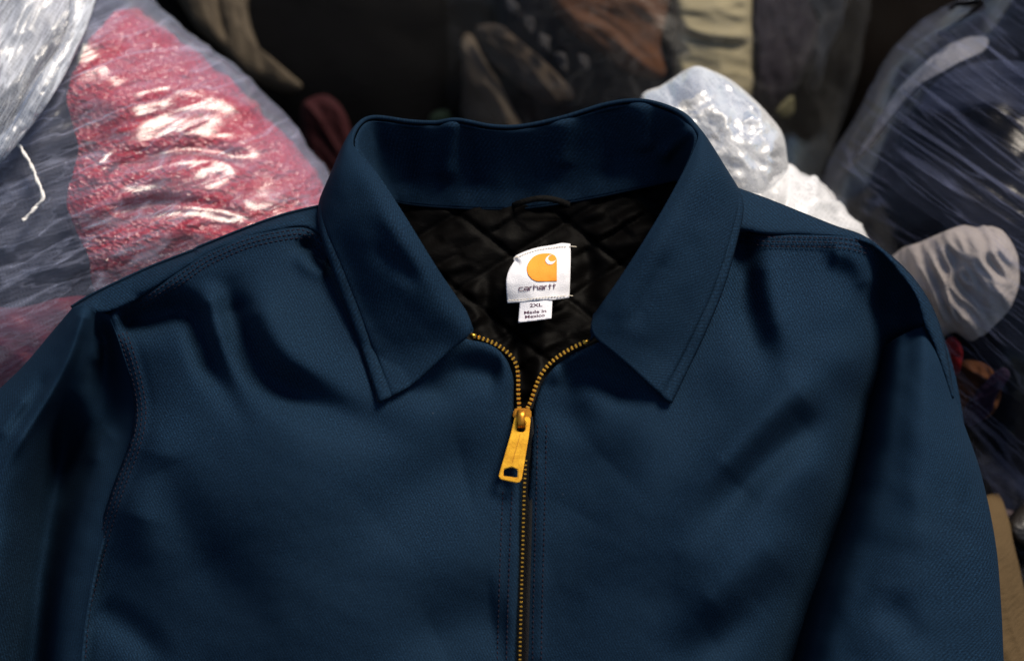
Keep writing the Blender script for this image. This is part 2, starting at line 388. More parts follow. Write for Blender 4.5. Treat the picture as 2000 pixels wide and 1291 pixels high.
fl_base = RBF([(1008, 800, 2), (1018, 1000, 0), (1013, 1300, -12), (1008, 1700, -36), (925, 664, 9), (970, 680, 8), (996, 716, 6), (600, 860, 30), (420, 880, 14), (800, 900, 17),
               (560, 1150, 16), (300, 850, 0), (260, 1000, -6), (350, 1200, -6), (560, 1650, -24), (200, 612, -28), (262, 800, -20), (200, 1010, -24), (147, 1250, -28),
               (137, 1700, -44), (400, 500, -11), (592, 445, -7), (655, 490, -6), (760, 560, -4), (450, 650, 4), (700, 700, 8), (560, 560, 4), (290, 640, -16), (830, 1250, 2)])
def zFL(x, y):
    z = 1.35 * fl_base(x, y)
    z = z + stroke(x, y, [(345, 552), (374, 600), (390, 655), (412, 715), (450, 780), (500, 850)], -20.7, 25, .2, .5)       # drape from the shoulder seam
    z = z + stroke(x, y, [(225, 618), (290, 622), (345, 606), (385, 580)], -26.8, 32, .15, .3)                                # hollow below the yoke
    z = z + stroke(x, y, [(392, 545), (418, 610), (436, 680), (470, 760)], 13.4, 26, .2, .5)
    z = z + stroke(x, y, [(424, 520), (452, 600), (482, 680), (530, 742), (620, 790), (730, 835), (850, 880)], -23.2, 38, .15, .5)   # long S fold
    z = z + stroke(x, y, [(470, 540), (510, 620), (560, 690), (640, 740), (750, 790)], 13.4, 46, .2, .5)
    z = z + stroke(x, y, [(592, 458), (606, 488), (632, 510), (664, 516)], -13.4, 18, .2, .1)
    z = z + stroke(x, y, [(588, 484), (606, 514), (640, 528)], 8.5, 22, .3, .1)
    z = z + stroke(x, y, [(182, 1185), (230, 1210), (290, 1260), (340, 1330)], -7.3, 32, .1, .4)
    z = z + stroke(x, y, [(330, 790), (300, 900), (270, 1000), (240, 1100)], 11.0, 50, .3, .3)
    z = z + stroke(x, y, [(262, 830), (330, 980), (420, 1120), (540, 1260)], -9.8, 60, .2, .4)
    z = z + stroke(x, y, [(1000, 900), (860, 930), (720, 1040), (640, 1180)], -13.4, 80, .2, .4)
    z = z + stroke(x, y, [(1000, 1200), (900, 1220), (760, 1290)], -9.8, 70, .15, .4)
    z = z + stroke(x, y, [(990, 930), (985, 1100), (980, 1300)], -1.2, 8, .05, .05)      # pressed edge of the zip placket
    z = z + stroke(x, y, [(985, 735), (900, 725), (800, 790)], -11.0, 30, .1, .3)
    z = z + 3.6 * n2(x, y, 170, 3) + .7 * n2(x, y, 70, 5) + 0.25 * n2(x, y, 24, 8)
    d, t, s = poly_dist(x, y, crom(ARM_L, 80)); z = z - 2.0 * np.exp(-(d / 5) ** 2) + 1.2 * np.exp(-((d - 14) / 10) ** 2) - .9 * np.exp(-((d - 32) / 6) ** 2)
    d, t, s = poly_dist(x, y, crom(ZIP_L, 80)); z = z - 2.2 * np.exp(-(d / 4) ** 2)
    d, t, s = poly_dist(x, y, crom(YOKE_L, 60)); z = z + 1.4 * np.exp(-((d - 14) / 9) ** 2)
    return z
fr_base = RBF([(1040, 800, 2), (1030, 1000, 0), (1021, 1300, -14), (1019, 1700, -42), (1150, 676, 9), (1100, 704, 7), (1250, 900, 15), (1450, 980, 17), (1300, 1180, 8), (1540, 850, 12),
               (1600, 650, 2), (1560, 560, -2), (1650, 600, -6), (1724, 690, -50), (1694, 790, -60), (1670, 920, -60), (1624, 1060, -60), (1580, 1190, -62), (1550, 1300, -64), (1472, 1700, -80), (1755, 690, -68), (1728, 800, -80), (1706, 920, -80), (1660, 1060, -80), (1616, 1190, -80), (1586, 1300, -84), (1498, 1700, -90),
               (1440, 446, -7), (1600, 460, -9), (1690, 470, -15), (1760, 532, -36), (1795, 590, -32), (1804, 632, -26), (1738, 590, -52), (1700, 560, -34), (1300, 560, -3), (1400, 520, -4),
               (1622, 800, -4), (1595, 920, -2), (1535, 1060, 0), (1488, 1190, -4), (1450, 1300, -10), (1380, 1700, -36), (1360, 780, 9), (1660, 700, -8)])
def zFR(x, y):
    z = 1.25 * fr_base(x, y)
    z = z + stroke(x, y, [(1436, 440), (1452, 520), (1462, 600), (1486, 690), (1530, 760)], -19.5, 34, .05, .5)           # drape beside the collar
    z = z + stroke(x, y, [(1494, 470), (1500, 560), (1530, 650), (1580, 720)], 11.0, 34, .2, .4)
    z = z + stroke(x, y, [(1330, 1085), (1400, 1005), (1471, 922), (1566, 838), (1635, 772), (1680, 730)], -18, 42, .35, .3)   # diagonals towards the armhole
    z = z + stroke(x, y, [(1300, 1040), (1370, 960), (1440, 880), (1530, 790), (1610, 720)], 14.6, 44, .4, .15)
    z = z + stroke(x, y, [(1280, 1330), (1370, 1270), (1460, 1200), (1535, 1136), (1590, 1090)], -14, 46, .35, .35)
    z = z + stroke(x, y, [(1270, 1260), (1360, 1200), (1450, 1120), (1560, 1030)], 8.5, 46, .4, .2)
    z = z + stroke(x, y, [(1600, 490), (1660, 500), (1690, 545), (1700, 600)], 12.2, 26, .2, .3)
    z = z + stroke(x, y, [(1280, 830), (1180, 920), (1110, 1020), (1090, 1150)], -9.8, 64, .3, .4)
    z = z + stroke(x, y, [(1100, 720), (1110, 800), (1180, 850)], -7.3, 40, .2, .4)
    z = z + stroke(x, y, [(1050, 880), (1056, 1050), (1050, 1300)], 1.2, 10, .05, .05)
    z = z + stroke(x, y, [(1085, 735), (1160, 730), (1270, 795)], -12.2, 32, .1, .3)
    z = z + 3.4 * n2(x, y, 170, 13) + .7 * n2(x, y, 66, 15) + 0.25 * n2(x, y, 24, 18)
    d, t, s = poly_dist(x, y, crom(ZIP_R, 80)); z = z - 2.2 * np.exp(-(d / 4) ** 2)
    d, t, s = poly_dist(x, y, crom(YOKE_R, 60)); z = z + 1.4 * np.exp(-((d - 14) / 9) ** 2)
    return z
def panel(name, outline, zf, mat, thick, sp=7.0, parent=jacket, uvs=1000.0, uvrot=0.0, extra=None):
    v, F = fill(outline, sp); z = zf(v[:, 0], v[:, 1]) / 1000
    c, s = math.cos(uvrot), math.sin(uvrot); uv = np.stack([v[:, 0] * c - v[:, 1] * s, -v[:, 0] * s - v[:, 1] * c], 1) / uvs
    parts = [(P(v[:, 0], v[:, 1], z), F, uv)]
    if extra: parts += extra
    V, F, U = join(parts); o = obj(name, mesh_from(name, V, F, U), mat, parent)
    return solid(o, thick) if thick else o

zl, zr = crom(ZIP_L, 130), crom(ZIP_R, 130)
out_FL = dense([(YOKE_L, 80), (ARM_L, 130), ([(135, 1700), (1007, 1700)], 60), (zl[::-1], 130), ([(918, 664), (850, 640), (790, 590), (730, 540), (660, 492)], 40)])
out_FR = dense([([(1156, 674), (1230, 640), (1310, 560), (1380, 490), (1430, 446)], 40), (YOKE_R, 50), (ARM_R, 140), ([(1498, 1700), (1019, 1700)], 40), (zr[::-1], 130)])
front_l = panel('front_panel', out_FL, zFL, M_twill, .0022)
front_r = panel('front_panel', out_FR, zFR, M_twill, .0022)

# --- yokes: the back of the shoulders coming over the top, rolling out of sight at the silhouette
def yoke(name, sil, seam, zsil, zseam, zdrop, lift):
    so, se = crom(sil, 110), crom(seam, 110)
    outl = np.concatenate([so, se[::-1]])
    def zf(x, y):
        a, ta, _ = poly_dist(x, y, so); b, tb, _ = poly_dist(x, y, se)
        w = a / (a + b + 1e-6); zs = np.interp(ta, *zsil); zb = zseam(x, y) + lift
        z = zs + (zb - zs) * np.sin(np.clip(w, 0, 1) * math.pi / 2) ** .9
        return z + 1.2 * n2(x, y, 60, 31) + .25 * n2(x, y, 20, 32) - 1.6 * np.exp(-(b / 4) ** 2)
    n = len(so); z0 = zf(so[:, 0], so[:, 1]); rows = []
    nx = np.gradient(so[:, 0]); ny = np.gradient(so[:, 1]); L = np.hypot(nx, ny); nx, ny = -ny / L, nx / L
    mid = se.mean(0)
    sg = np.sign(((mid - so) * np.stack([nx, ny], 1)).sum(1)); sg[sg == 0] = 1; sg = np.sign(np.median(sg))
    for k in range(8):
        a = k / 7; rows.append(P(so[:, 0] + sg * nx * 26 * a ** 2, so[:, 1] + sg * ny * 26 * a ** 2, (z0 + (zdrop - z0) * a) / 1000))
    V = np.concatenate(rows); uv = np.stack([np.tile(so[:, 0], 8), -np.repeat(np.arange(8) * 15.0, n) - 300], 1) / 1000
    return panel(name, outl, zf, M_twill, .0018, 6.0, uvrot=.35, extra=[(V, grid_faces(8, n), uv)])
yoke('yoke', SIL_L, YOKE_L[::1] + [(172, 604), (146, 606)], ([0, .25, .6, 1], [-30, -30, -40, -46]), lambda x, y: np.clip(zFL(x, y), -30, 0), -116, 2.2)
yoke('yoke', SIL_R, YOKE_R + [(1735, 500), (1770, 545), (1795, 590), (1807, 634), (1822, 664), (1846, 728), (1863, 776)], ([0, .3, .6, .85, 1], [-32, -36, -44, -46, -40]),
     lambda x, y: np.interp(np.asarray(x) + np.asarray(y) * .35, [1600, 1860, 1900, 1960, 2010, 2140], [-8, -13, -20, -22, -21, -38]), -116, 1.8)

# --- sleeves
SLV_L = [[(212, 612, -34), (193, 612, -32), (176, 601, -24), (158, 596, -27), (138, 606, -48), (150, 632, -112)],
         [(240, 690, -34), (204, 690, -66), (168, 660, -30), (134, 652, -23), (100, 650, -66), (116, 682, -118)],
         [(268, 785, -30), (205, 790, -70), (142, 760, -48), (104, 735, -24), (46, 714, -66), (60, 748, -118)],
         [(258, 880, -28), (192, 890, -58), (122, 880, -112), (60, 830, -24), (-16, 774, -66), (0, 812, -118)],
         [(226, 985, -28), (162, 1000, -48), (98, 1000, -112), (14, 930, -23), (-92, 838, -66), (-70, 880, -118)],
         [(190, 1100, -26), (130, 1120, -48), (76, 1130, -112), (-20, 1050, -23), (-172, 918, -66), (-150, 960, -118)],
         [(164, 1250, -24), (110, 1270, -46), (62, 1280, -112), (-50, 1230, -23), (-262, 1030, -66), (-240, 1080, -118)],
         [(155, 1450, -24), (100, 1460, -46), (40, 1470, -112), (-80, 1450, -23), (-362, 1180, -66), (-340, 1230, -118)],
         [(155, 1700, -24), (90, 1700, -46), (20, 1700, -112), (-110, 1700, -23), (-440, 1500, -66), (-420, 1540, -118)]]
SLV_R = [[(1706, 690, -84), (1748, 662, -44), (1778, 646, -38), (1806, 636, -33), (1830, 640, -48), (1836, 690, -118)],
         [(1702, 730, -88), (1736, 722, -42), (1770, 714, -26), (1812, 706, -20), (1850, 726, -48), (1840, 760, -118)],
         [(1682, 800, -92), (1720, 805, -38), (1760, 810, -16), (1816, 810, -10), (1874, 806, -50), (1862, 832, -118)],
         [(1656, 920, -92), (1696, 920, -34), (1744, 925, -10), (1822, 930, -4), (1912, 920, -50), (1896, 942, -118)],
         [(1610, 1060, -92), (1652, 1060, -34), (1706, 1065, -8), (1812, 1070, 0), (1939, 1058, -50), (1921, 1080, -118)],
         [(1566, 1190, -92), (1608, 1195, -34), (1668, 1200, -6), (1802, 1200, 2), (1949, 1190, -50), (1931, 1210, -118)],
         [(1536, 1300, -92), (1580, 1310, -32), (1646, 1310, -4), (1792, 1310, 3), (1953, 1300, -50), (1935, 1320, -118)],
         [(1488, 1500, -90), (1540, 1500, -30), (1612, 1500, -3), (1772, 1500, 4), (1962, 1500, -50), (1944, 1500, -118)],
         [(1444, 1700, -88), (1500, 1700, -30), (1582, 1700, -3), (1755, 1700, 4), (1970, 1700, -50), (1950, 1700, -118)]]
def sleeve(rows, nu, nv, fold, flip):
    g = loft(rows, nu, nv); x, y, z = g[..., 0], g[..., 1], g[..., 2]; z = z + fold(x, y)
    uu, vv = np.meshgrid(np.linspace(0, 1.1, nu), np.linspace(0, .5, nv), indexing='ij')
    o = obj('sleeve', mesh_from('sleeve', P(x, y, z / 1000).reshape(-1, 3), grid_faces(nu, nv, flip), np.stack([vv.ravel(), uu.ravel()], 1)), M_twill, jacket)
    return solid(o, .002)
def fold_l(x, y):
    z = stroke(x, y, [(168, 600), (140, 690), (100, 770), (40, 860), (-20, 960)], 9, 12, .05, .3)
    z = z + stroke(x, y, [(60, 760), (25, 810), (-20, 880)], 5, 11, .2, .3) + stroke(x, y, [(95, 720), (60, 790), (10, 860)], -4, 12, .2, .3)
    z = z + stroke(x, y, [(205, 655), (190, 690), (200, 720)], 6, 14, .2, .3) + stroke(x, y, [(230, 830), (190, 870), (175, 930)], 5, 20, .2, .3)
    z = z + stroke(x, y, [(20, 980), (0, 1100), (-20, 1250)], 6, 18, .3, .3)
    return z + 2.4 * n2(x, y, 90, 41) + .8 * n2(x, y, 36, 42)
def fold_r(x, y):
    z = stroke(x, y, [(1880, 950), (1878, 1020), (1885, 1080)], -4, 14, .3, .3) + stroke(x, y, [(1858, 930), (1862, 1040), (1856, 1160)], 3, 13, .3, .3)
    z = z + stroke(x, y, [(1850, 780), (1880, 880), (1900, 1000)], 3, 13, .3, .4) + stroke(x, y, [(1700, 1160), (1770, 1220), (1800, 1300)], -5, 34, .3, .3)
    z = z + stroke(x, y, [(1760, 900), (1800, 1000), (1790, 1100)], 3, 28, .3, .3)
    return z + 2.2 * n2(x, y, 90, 51) + .7 * n2(x, y, 36, 52)
sleeve_l = sleeve(SLV_L, 150, 110, fold_l, False)
sleeve_r = sleeve(SLV_R, 150, 110, fold_r, True)

# --- back panel under it all, so that the jacket is a closed garment
bk = crom([(140, 620), (400, 500), (660, 420), (1000, 420), (1420, 400), (1690, 480), (1840, 650), (1900, 1000), (1930, 1700), (1000, 1720), (-300, 1700), (-200, 1100), (0, 800)], 160, True)
panel('back_panel', bk, lambda x, y: -122 + 5 * n2(x, y, 160, 61) + 0 * x, M_twill, .002, 26)

# --- collar: stand and leaf are lofted through traced stations (fold line -> edge), px, px, mm
FOLD = [(906, 612, 20), (880, 572, 26), (840, 512, 36), (790, 430, 38), (742, 356, 27), (704, 306, 15), (691, 280, 6), (703, 247, -4), (731, 233, -10), (800, 241, -11), (850, 243, -11), (893, 238, -9), (960, 250, -12),
        (1020, 250, -13), (1100, 233, -11), (1190, 206, -8), (1258, 201, -6), (1318, 221, -4), (1349, 248, 0), (1362, 275, 9), (1345, 325, 21), (1305, 400, 29), (1260, 475, 32), (1215, 545, 30), (1182, 592, 26), (1164, 618, 20)]
LEAF = [[(915, 650, 23), (872, 690, 20), (805, 752, 17), (744, 786, 14)],
        [(862, 598, 34), (820, 638, 26), (770, 685, 16), (722, 716, 10)],
        [(815, 530, 42), (775, 568, 32), (735, 605, 20), (697, 640, 11)],
        [(765, 447, 43), (730, 480, 34), (698, 515, 21), (664, 550, 11)],
        [(722, 372, 32), (692, 400, 27), (660, 432, 16), (635, 466, 5)],
        [(686, 322, 18), (665, 347, 14), (645, 376, 3), (628, 412, -12)],
        [(678, 292, 6), (664, 316, -3), (652, 342, -17), (639, 372, -38)],
        [(694, 256, -8), (684, 276, -26), (675, 300, -46), (668, 330, -64)],
        [(728, 234, -17), (726, 246, -37), (725, 262, -57), (725, 285, -72)]]
LEAF += [[(x, y + 1, z - 7), (x, y + 12, z - 27), (x, y + 30, z - 46), (x, y + 50, z - 62)] for x, y, z in FOLD[9:17]]
LEAF += [[(1325, 222, -9), (1332, 234, -28), (1338, 252, -48), (1342, 280, -66)],
         [(1358, 252, -6), (1368, 266, -24), (1378, 286, -44), (1388, 312, -62)],
         [(1373, 282, 10), (1391, 302, 0), (1410, 330, -16), (1427, 356, -34)],
         [(1365, 332, 26), (1395, 348, 20), (1420, 372, 7), (1445, 402, -9)],
         [(1325, 414, 34), (1360, 436, 28), (1397, 456, 16), (1433, 472, 4)],
         [(1283, 490, 37), (1325, 515, 29), (1366, 540, 18), (1407, 562, 9)],
         [(1240, 562, 35), (1285, 590, 28), (1330, 620, 18), (1373, 645, 11)],
         [(1206, 612, 30), (1250, 650, 25), (1297, 685, 16), (1340, 716, 10)],
         [(1161, 655, 24), (1205, 694, 21), (1256, 741, 18), (1306, 787, 14)]]
NECK = [(926, 658, 5), (868, 600, -6), (800, 520, -16), (757, 445, -30), (745, 398, -42), (760, 393, -46), (770, 392, -48), (780, 394, -50), (795, 397, -50), (830, 401, -51), (860, 403, -51), (893, 405, -51), (950, 407, -52),
        (1020, 406, -52), (1090, 397, -52), (1165, 384, -51), (1235, 369, -50), (1290, 357, -49), (1312, 352, -48), (1325, 352, -47), (1336, 368, -44), (1338, 420, -32), (1304, 492, -18), (1254, 562, -7), (1208, 612, 0), (1152, 664, 5)]
nu, nv = 330, 60
gl = loft([[f] + l for f, l in zip(FOLD, LEAF)], nu, nv)
x, y, z = gl[..., 0], gl[..., 1], gl[..., 2].copy()
vv = np.linspace(0, 1, nv)[None, :]
z += (1.6 * n2(x, y, 80, 71) + .6 * n2(x, y, 34, 72)) * np.clip(vv * 4, .25, 1)
z += stroke(x, y, [(735, 395), (760, 430), (790, 470), (850, 560)], 3, 16) + stroke(x, y, [(720, 470), (780, 520), (830, 560)], -4, 20)
z += stroke(x, y, [(660, 440), (700, 560), (740, 680)], -3, 24) + stroke(x, y, [(1400, 380), (1370, 520), (1320, 640)], 2.5, 26) + stroke(x, y, [(1310, 480), (1260, 580), (1230, 650)], -3, 18)
ground_z = np.where(x < 1015, zFL(x, y), zFR(x, y))
vis = (y > 470) & (np.arange(nu)[:, None] < 75) | (y > 470) & (np.arange(nu)[:, None] > 255)
z = np.where(vis, np.maximum(z, ground_z + 5.5 - 2 * vv), z)
z += 1.0 * np.exp(-((1 - vv - .035) / .028) ** 2) - 1.3 * np.exp(-((1 - vv - .085) / .02) ** 2) - 1.5 * np.exp(-((1 - vv) / .012) ** 2)
uv = np.stack([np.repeat(np.linspace(0, 1.6, nu)[:, None], nv, 1), np.repeat(vv * .28, nu, 0)], -1)
leaf_g = np.stack([x, y, z], -1)
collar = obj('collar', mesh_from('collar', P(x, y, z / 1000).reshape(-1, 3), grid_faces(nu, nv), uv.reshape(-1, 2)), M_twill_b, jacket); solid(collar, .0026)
st_rows = []
for f, n_ in zip(FOLD, NECK):
    f, n_ = np.array(f, float), np.array(n_, float)
    f = f + (n_ - f) * .012; f[2] -= 2.2
    a = f + (n_ - f) * .07; a[2] = f[2] - 3
    m1 = f + (n_ - f) * .4; m2 = f + (n_ - f) * .72; m1[2] -= 5; m2[2] -= 5
    st_rows.append([f, a, m1, m2, n_])
gs = loft(st_rows, nu, 44); x, y, z = gs[..., 0], gs[..., 1], gs[..., 2].copy(); vs = np.linspace(0, 1, 44)[None, :]
amp = np.clip(vs * 5, 0, 1)
z += amp * (2.2 * n2(x, y * .35, 46, 81) + .7 * n2(x, y, 30, 82))
z += amp * (stroke(x, y, [(888, 236), (880, 300), (872, 360)], 5, 18, 0, .2) + stroke(x, y, [(908, 250), (915, 320), (930, 390)], -5, 26, 0, .2) + stroke(x, y, [(800, 250), (790, 320), (800, 380)], -4, 24, 0, .2)
            + stroke(x, y, [(1100, 250), (1090, 330)], 4, 22, 0, .2) + stroke(x, y, [(1190, 215), (1200, 300), (1180, 370)], -5, 26, 0, .2) + stroke(x, y, [(1250, 220), (1260, 300)], 4, 20, 0, .2) + stroke(x, y, [(1340, 262), (1310, 285), (1280, 315)], 7, 12, 0, .3))
uvs_ = np.stack([np.repeat(np.linspace(0, 1.2, nu)[:, None], 44, 1), np.repeat(vs * .18, nu, 0)], -1)
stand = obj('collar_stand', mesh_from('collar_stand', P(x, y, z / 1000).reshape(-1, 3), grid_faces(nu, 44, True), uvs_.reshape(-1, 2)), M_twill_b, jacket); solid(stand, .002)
stand_g = np.stack([x, y, z], -1)
pip = stand_g[70:260, -1]                                              # rolled binding at the neck seam
v_, f_ = tube(P(pip[:, 0], pip[:, 1] + 1, pip[:, 2] / 1000 + .001), .0011)
obj('neck_binding', mesh_from('neck_binding', v_, f_), M_twill_b, stand)

# --- lining of the back, quilted in diamonds
def zLin(x, y):
    a = (x - 1000) * .62 + (y - 500); b = (x - 1000) * .78 - (y - 500); q = 150.0
    da = np.abs((a / q + .5) % 1 - .5) * q; db = np.abs((b / q + .5) % 1 - .5) * q
    z = np.interp(y, [380, 470, 640, 760, 900], [-52, -50, -44, -40, -40]) - 2.6 * np.exp(-(da / 7) ** 2) - 2.6 * np.exp(-(db / 7) ** 2)
    ca, cb = np.floor(a / q + .5), np.floor(b / q + .5)
    w = np.sin((x * .35 + y * .94 + 16 * n2(x, y, 60, 91)) / 9.5 + ca * 2.1 + cb) * np.clip(np.minimum(da, db) / 28, 0, 1)
    z = z + 1.9 * w * (0.4 + np.clip(n2(x, y, 90, 92) + .4, 0, 1)) + 5 * n2(x, y, 120, 93) + 1.5 * n2(x, y, 40, 94)
    z = z + stroke(x, y, [(960, 520), (950, 600), (985, 690)], -6, 16) + stroke(x, y, [(1130, 420), (1150, 520), (1135, 640)], -6, 22) + stroke(x, y, [(1070, 640), (1055, 700), (1040, 780)], 4, 14) + stroke(x, y, [(1020, 640), (1010, 700), (1030, 760)], -5, 14)
    return np.minimum(z, -34)
lin_out = crom([(720, 392), (830, 398), (1000, 402), (1150, 384), (1300, 352), (1390, 350), (1400, 500), (1320, 700), (1200, 820), (1040, 880), (880, 820), (740, 680), (680, 520)], 140, True)
panel('lining', lin_out, zLin, M_lining, 0, 6)
front_lin = [([(1010, 830), (1000, 745), (975, 688), (930, 668), (880, 640), (850, 700), (900, 800), (960, 860)], -9), ([(1035, 830), (1052, 760), (1085, 715), (1150, 672), (1200, 660), (1200, 730), (1120, 820), (1060, 850)], -9)]
for pts, zz in front_lin:      # facing behind the zip edges
    panel('front_facing', crom(pts, 60, True), lambda x, y, zz=zz: zz + 2 * n2(x, y, 40, 97), M_lining, .001, 9)

# --- hanger loop
hl = crom([(1002, 402, -50), (1016, 396, -44), (1040, 389, -41), (1066, 387, -41), (1092, 392, -44), (1112, 400, -49)], 30)
v1 = P(hl[:, 0], hl[:, 1] - 5, hl[:, 2] / 1000); v2 = P(hl[:, 0], hl[:, 1] + 7, hl[:, 2] / 1000 - .001)
solid(obj('hanger_loop', mesh_from('hanger_loop', np.concatenate([v1, v2]), grid_faces(2, 30)), M_loop, jacket), .0012)

# --- neck label, emblem, lettering, size tag
lab_z = RBF([(1003, 506, -37), (1050, 483, -41), (1114, 476, -40), (990, 545, -30), (991, 592, -36), (1050, 540, -31), (1113, 530, -35), (1060, 587, -33), (1112, 582, -38), (1020, 520, -31), (1015, 640, -34), (1078, 625, -34)])
lab_out = dense([([(1002, 505), (1008, 499), (1026, 491), (1050, 483.5), (1080, 478.5), (1097, 475), (1114, 476.5)], 30), ([(1114, 476.5), (1114.5, 505), (1114, 530), (1113, 560), (1112, 582)], 24),
                 ([(1112, 582), (1085, 585.5), (1060, 586.5), (1025, 590), (991, 592.5)], 30), ([(991, 592.5), (989, 570), (988.5, 550), (991, 536), (996, 523), (1004, 511), (1002, 505)], 30)])
label = panel('neck_label', lab_out, lambda x, y: lab_z(x, y) + .5 * n2(x, y, 18, 99) - 3.0 * np.exp(-(poly_dist(x, y, [(1002, 505), (1010, 513)])[0] / 5) ** 2), M_label, .0012, 2.6)
tag_out = dense([([(1015.5, 586), (1079, 583)], 20), ([(1079, 583), (1077, 622)], 14), ([(1077, 622), (1045, 626.5), (1012, 630.5)], 20), ([(1012, 630.5), (1015.5, 586)], 14)])
tag = panel('size_tag', tag_out, lambda x, y: lab_z(x, y) - .9 * np.clip((592 - y) / 8, 0, 1), M_tag, .0006, 2.6)
def lz(x): return 980 + np.asarray(x) / 7.594
def ly(y): return 470 + np.asarray(y) / 7.594
def decal(name, outline, parent, mat, lift=.45, sp=1.6, hgt=.0003):
    v, F = fill(outline, sp)
    o = obj(name, mesh_from(name, P(v[:, 0], v[:, 1], (lab_z(v[:, 0], v[:, 1]) + .5 * n2(v[:, 0], v[:, 1], 18, 99) * (parent is label) + lift) / 1000), F, v / 1000), mat, parent); return solid(o, hgt)
em = [([(818, 602), (560, 608), (500, 598), (440, 565), (395, 510), (375, 450), (372, 400), (390, 340), (430, 280), (490, 228), (560, 200), (640, 190), (700, 190), (750, 202), (790, 228), (812, 265), (817, 300)], 90), ([(817, 300), (818, 602)], 20)]
decal('label_emblem', np.stack([lz(dense(em)[:, 0]), ly(dense(em)[:, 1])], 1), label, M_orange)
ho = crom([(748, 214), (712, 216), (675, 238), (650, 272), (648, 305), (668, 338), (708, 355), (752, 348), (785, 318), (802, 285)], 40)
hi_ = crom([(802, 285), (780, 303), (745, 312), (712, 304), (690, 280), (690, 250), (712, 226), (748, 214)], 30)
hk = np.concatenate([ho, hi_[1:-1]])
decal('emblem_hook', np.stack([lz(hk[:, 0]), ly(hk[:, 1])], 1), label, M_label, .85, 1.2)
# wordmark drawn stroke by stroke: wide squared letters, unit height 1 for the x-height, (x, y) with y up
def rect_strokes(letter):
    L = {'c': [[(1, 1), (.12, 1), (0, .85), (0, .15), (.12, 0), (1, 0)]],
         'a': [[(.08, 1), (.86, 1), (1, .86), (1, 0)], [(1, .56), (.1, .56), (0, .44), (0, .12), (.1, 0), (1, 0)]],
         'r': [[(0, 0), (0, 1)], [(0, .72), (.25, 1), (.75, 1)]],
         'h': [[(0, 0), (0, 1.5)], [(0, 1), (.86, 1), (1, .84), (1, 0)]],
         't': [[(.38, 0), (.38, 1.45)], [(0, 1), (.95, 1)]]}
    return L[letter]
wv, wf = [], []; xcur = 0
for ch, wd in zip('carhartt', (1.15, 1.2, .8, 1.15, 1.2, .8, .8, .8)):
    for stt in rect_strokes(ch):
        for (a, b), (c_, d_) in zip(stt[:-1], stt[1:]):
            p0 = np.array([xcur + a * wd, b]); p1 = np.array([xcur + c_ * wd, d_]); t_ = p1 - p0; t_ /= np.linalg.norm(t_); nn = np.array([-t_[1], t_[0]]) * .125; e = t_ * .1
            k = len(wv); wv += [p0 - e + nn, p1 + e + nn, p1 + e - nn, p0 - e - nn]; wf.append((k, k + 1, k + 2, k + 3))
    xcur += wd + .42
wv = np.array(wv); tot = xcur - .42; ang = math.radians(-4.2)
ux, uy = 256 + wv[:, 0] / tot * 546, wv[:, 1] * 47
zx = lz(256 + (ux - 256) * math.cos(ang) - uy * math.sin(-ang) * 0); zy = ly(745 - (ux - 256) * math.tan(-ang) * .95 - uy)
zz = lab_z(zx, zy) + .5 * n2(zx, zy, 18, 99) + .5 + np.repeat(np.arange(len(wf)), 4) * .004
obj('label_lettering', mesh_from('label_lettering', P(zx, zy, zz / 1000), [q[::-1] for q in wf], np.stack([zx, zy], 1) / 1000, smooth=False), M_ink, label)
def lettering(text, x0, x1, ybase0, ybase1, hgt, parent):
    cu = bpy.data.curves.new('lettering', 'FONT'); cu.body = text; cu.resolution_u = 3; cu.offset = .02
    o = bpy.data.objects.new('lettering_source', cu); COL.objects.link(o)
    dg = bpy.context.evaluated_depsgraph_get(); me = bpy.data.meshes.new_from_object(o.evaluated_get(dg)); bpy.data.objects.remove(o)
    co = np.zeros(len(me.vertices) * 3); me.vertices.foreach_get('co', co); co = co.reshape(-1, 3)
    s = (co[:, 0] - co[:, 0].min()) / np.ptp(co[:, 0]); cap = .69
    qx = lz(x0 + s * (x1 - x0)); qy = ly(ybase0 + s * (ybase1 - ybase0) - co[:, 1] / cap * hgt)
    me.vertices.foreach_set('co', P(qx, qy, (lab_z(qx, qy) + .12) / 1000).ravel()); me.materials.clear(); me.update()
    lay = me.uv_layers.get('UVMap') or me.uv_layers.new(name='UVMap')
    o = obj('tag_lettering', me, M_ink, parent); return o
lettering('2XL', 413, 602, 987, 976, 50, tag)
lettering('Made in', 332, 660, 1092, 1062, 44, tag)
lettering('Mexico', 346, 640, 1155, 1124, 44, tag)

# --- stitches: short raised thread dashes along traced lines
def stitches(paths, zf, mat, parent, dash=7.5, gap=3.5, rad=.0004, lift=.35, name='stitching'):
    V, F, n = [], [], 0
    for pts in paths:
        L = np.linalg.norm(np.diff(np.asarray(pts, float), axis=0), axis=1).sum(); c = crom(pts, max(8, int(L / 2)))
        st = int((dash + gap) / 2) or 1; dl = max(2, int(dash / 2))
        for k in range(0, len(c) - dl, st):
            q = c[k:k + dl + 1]; zz = (zf(q[:, 0], q[:, 1]) + lift) / 1000; zz[0] -= .0006; zz[-1] -= .0006
            v, f = tube(P(q[:, 0], q[:, 1], zz), rad, 4); V.append(v); F += [tuple(i + n for i in fc) for fc in f]; n += len(v)
    return obj(name, mesh_from(name, np.concatenate(V), F), mat, parent, kind='stuff')
def off(pts, d, n=60):
    c = crom(pts, n); t = np.gradient(c, axis=0); t /= np.linalg.norm(t, axis=1)[:, None]
    return np.stack([c[:, 0] - t[:, 1] * d, c[:, 1] + t[:, 0] * d], 1)
yl = [(648, 482)] + YOKE_L[1:-1]
stitches([off(yl, -d) for d in (7, 15, 23)], zFL, M_thread, front_l)
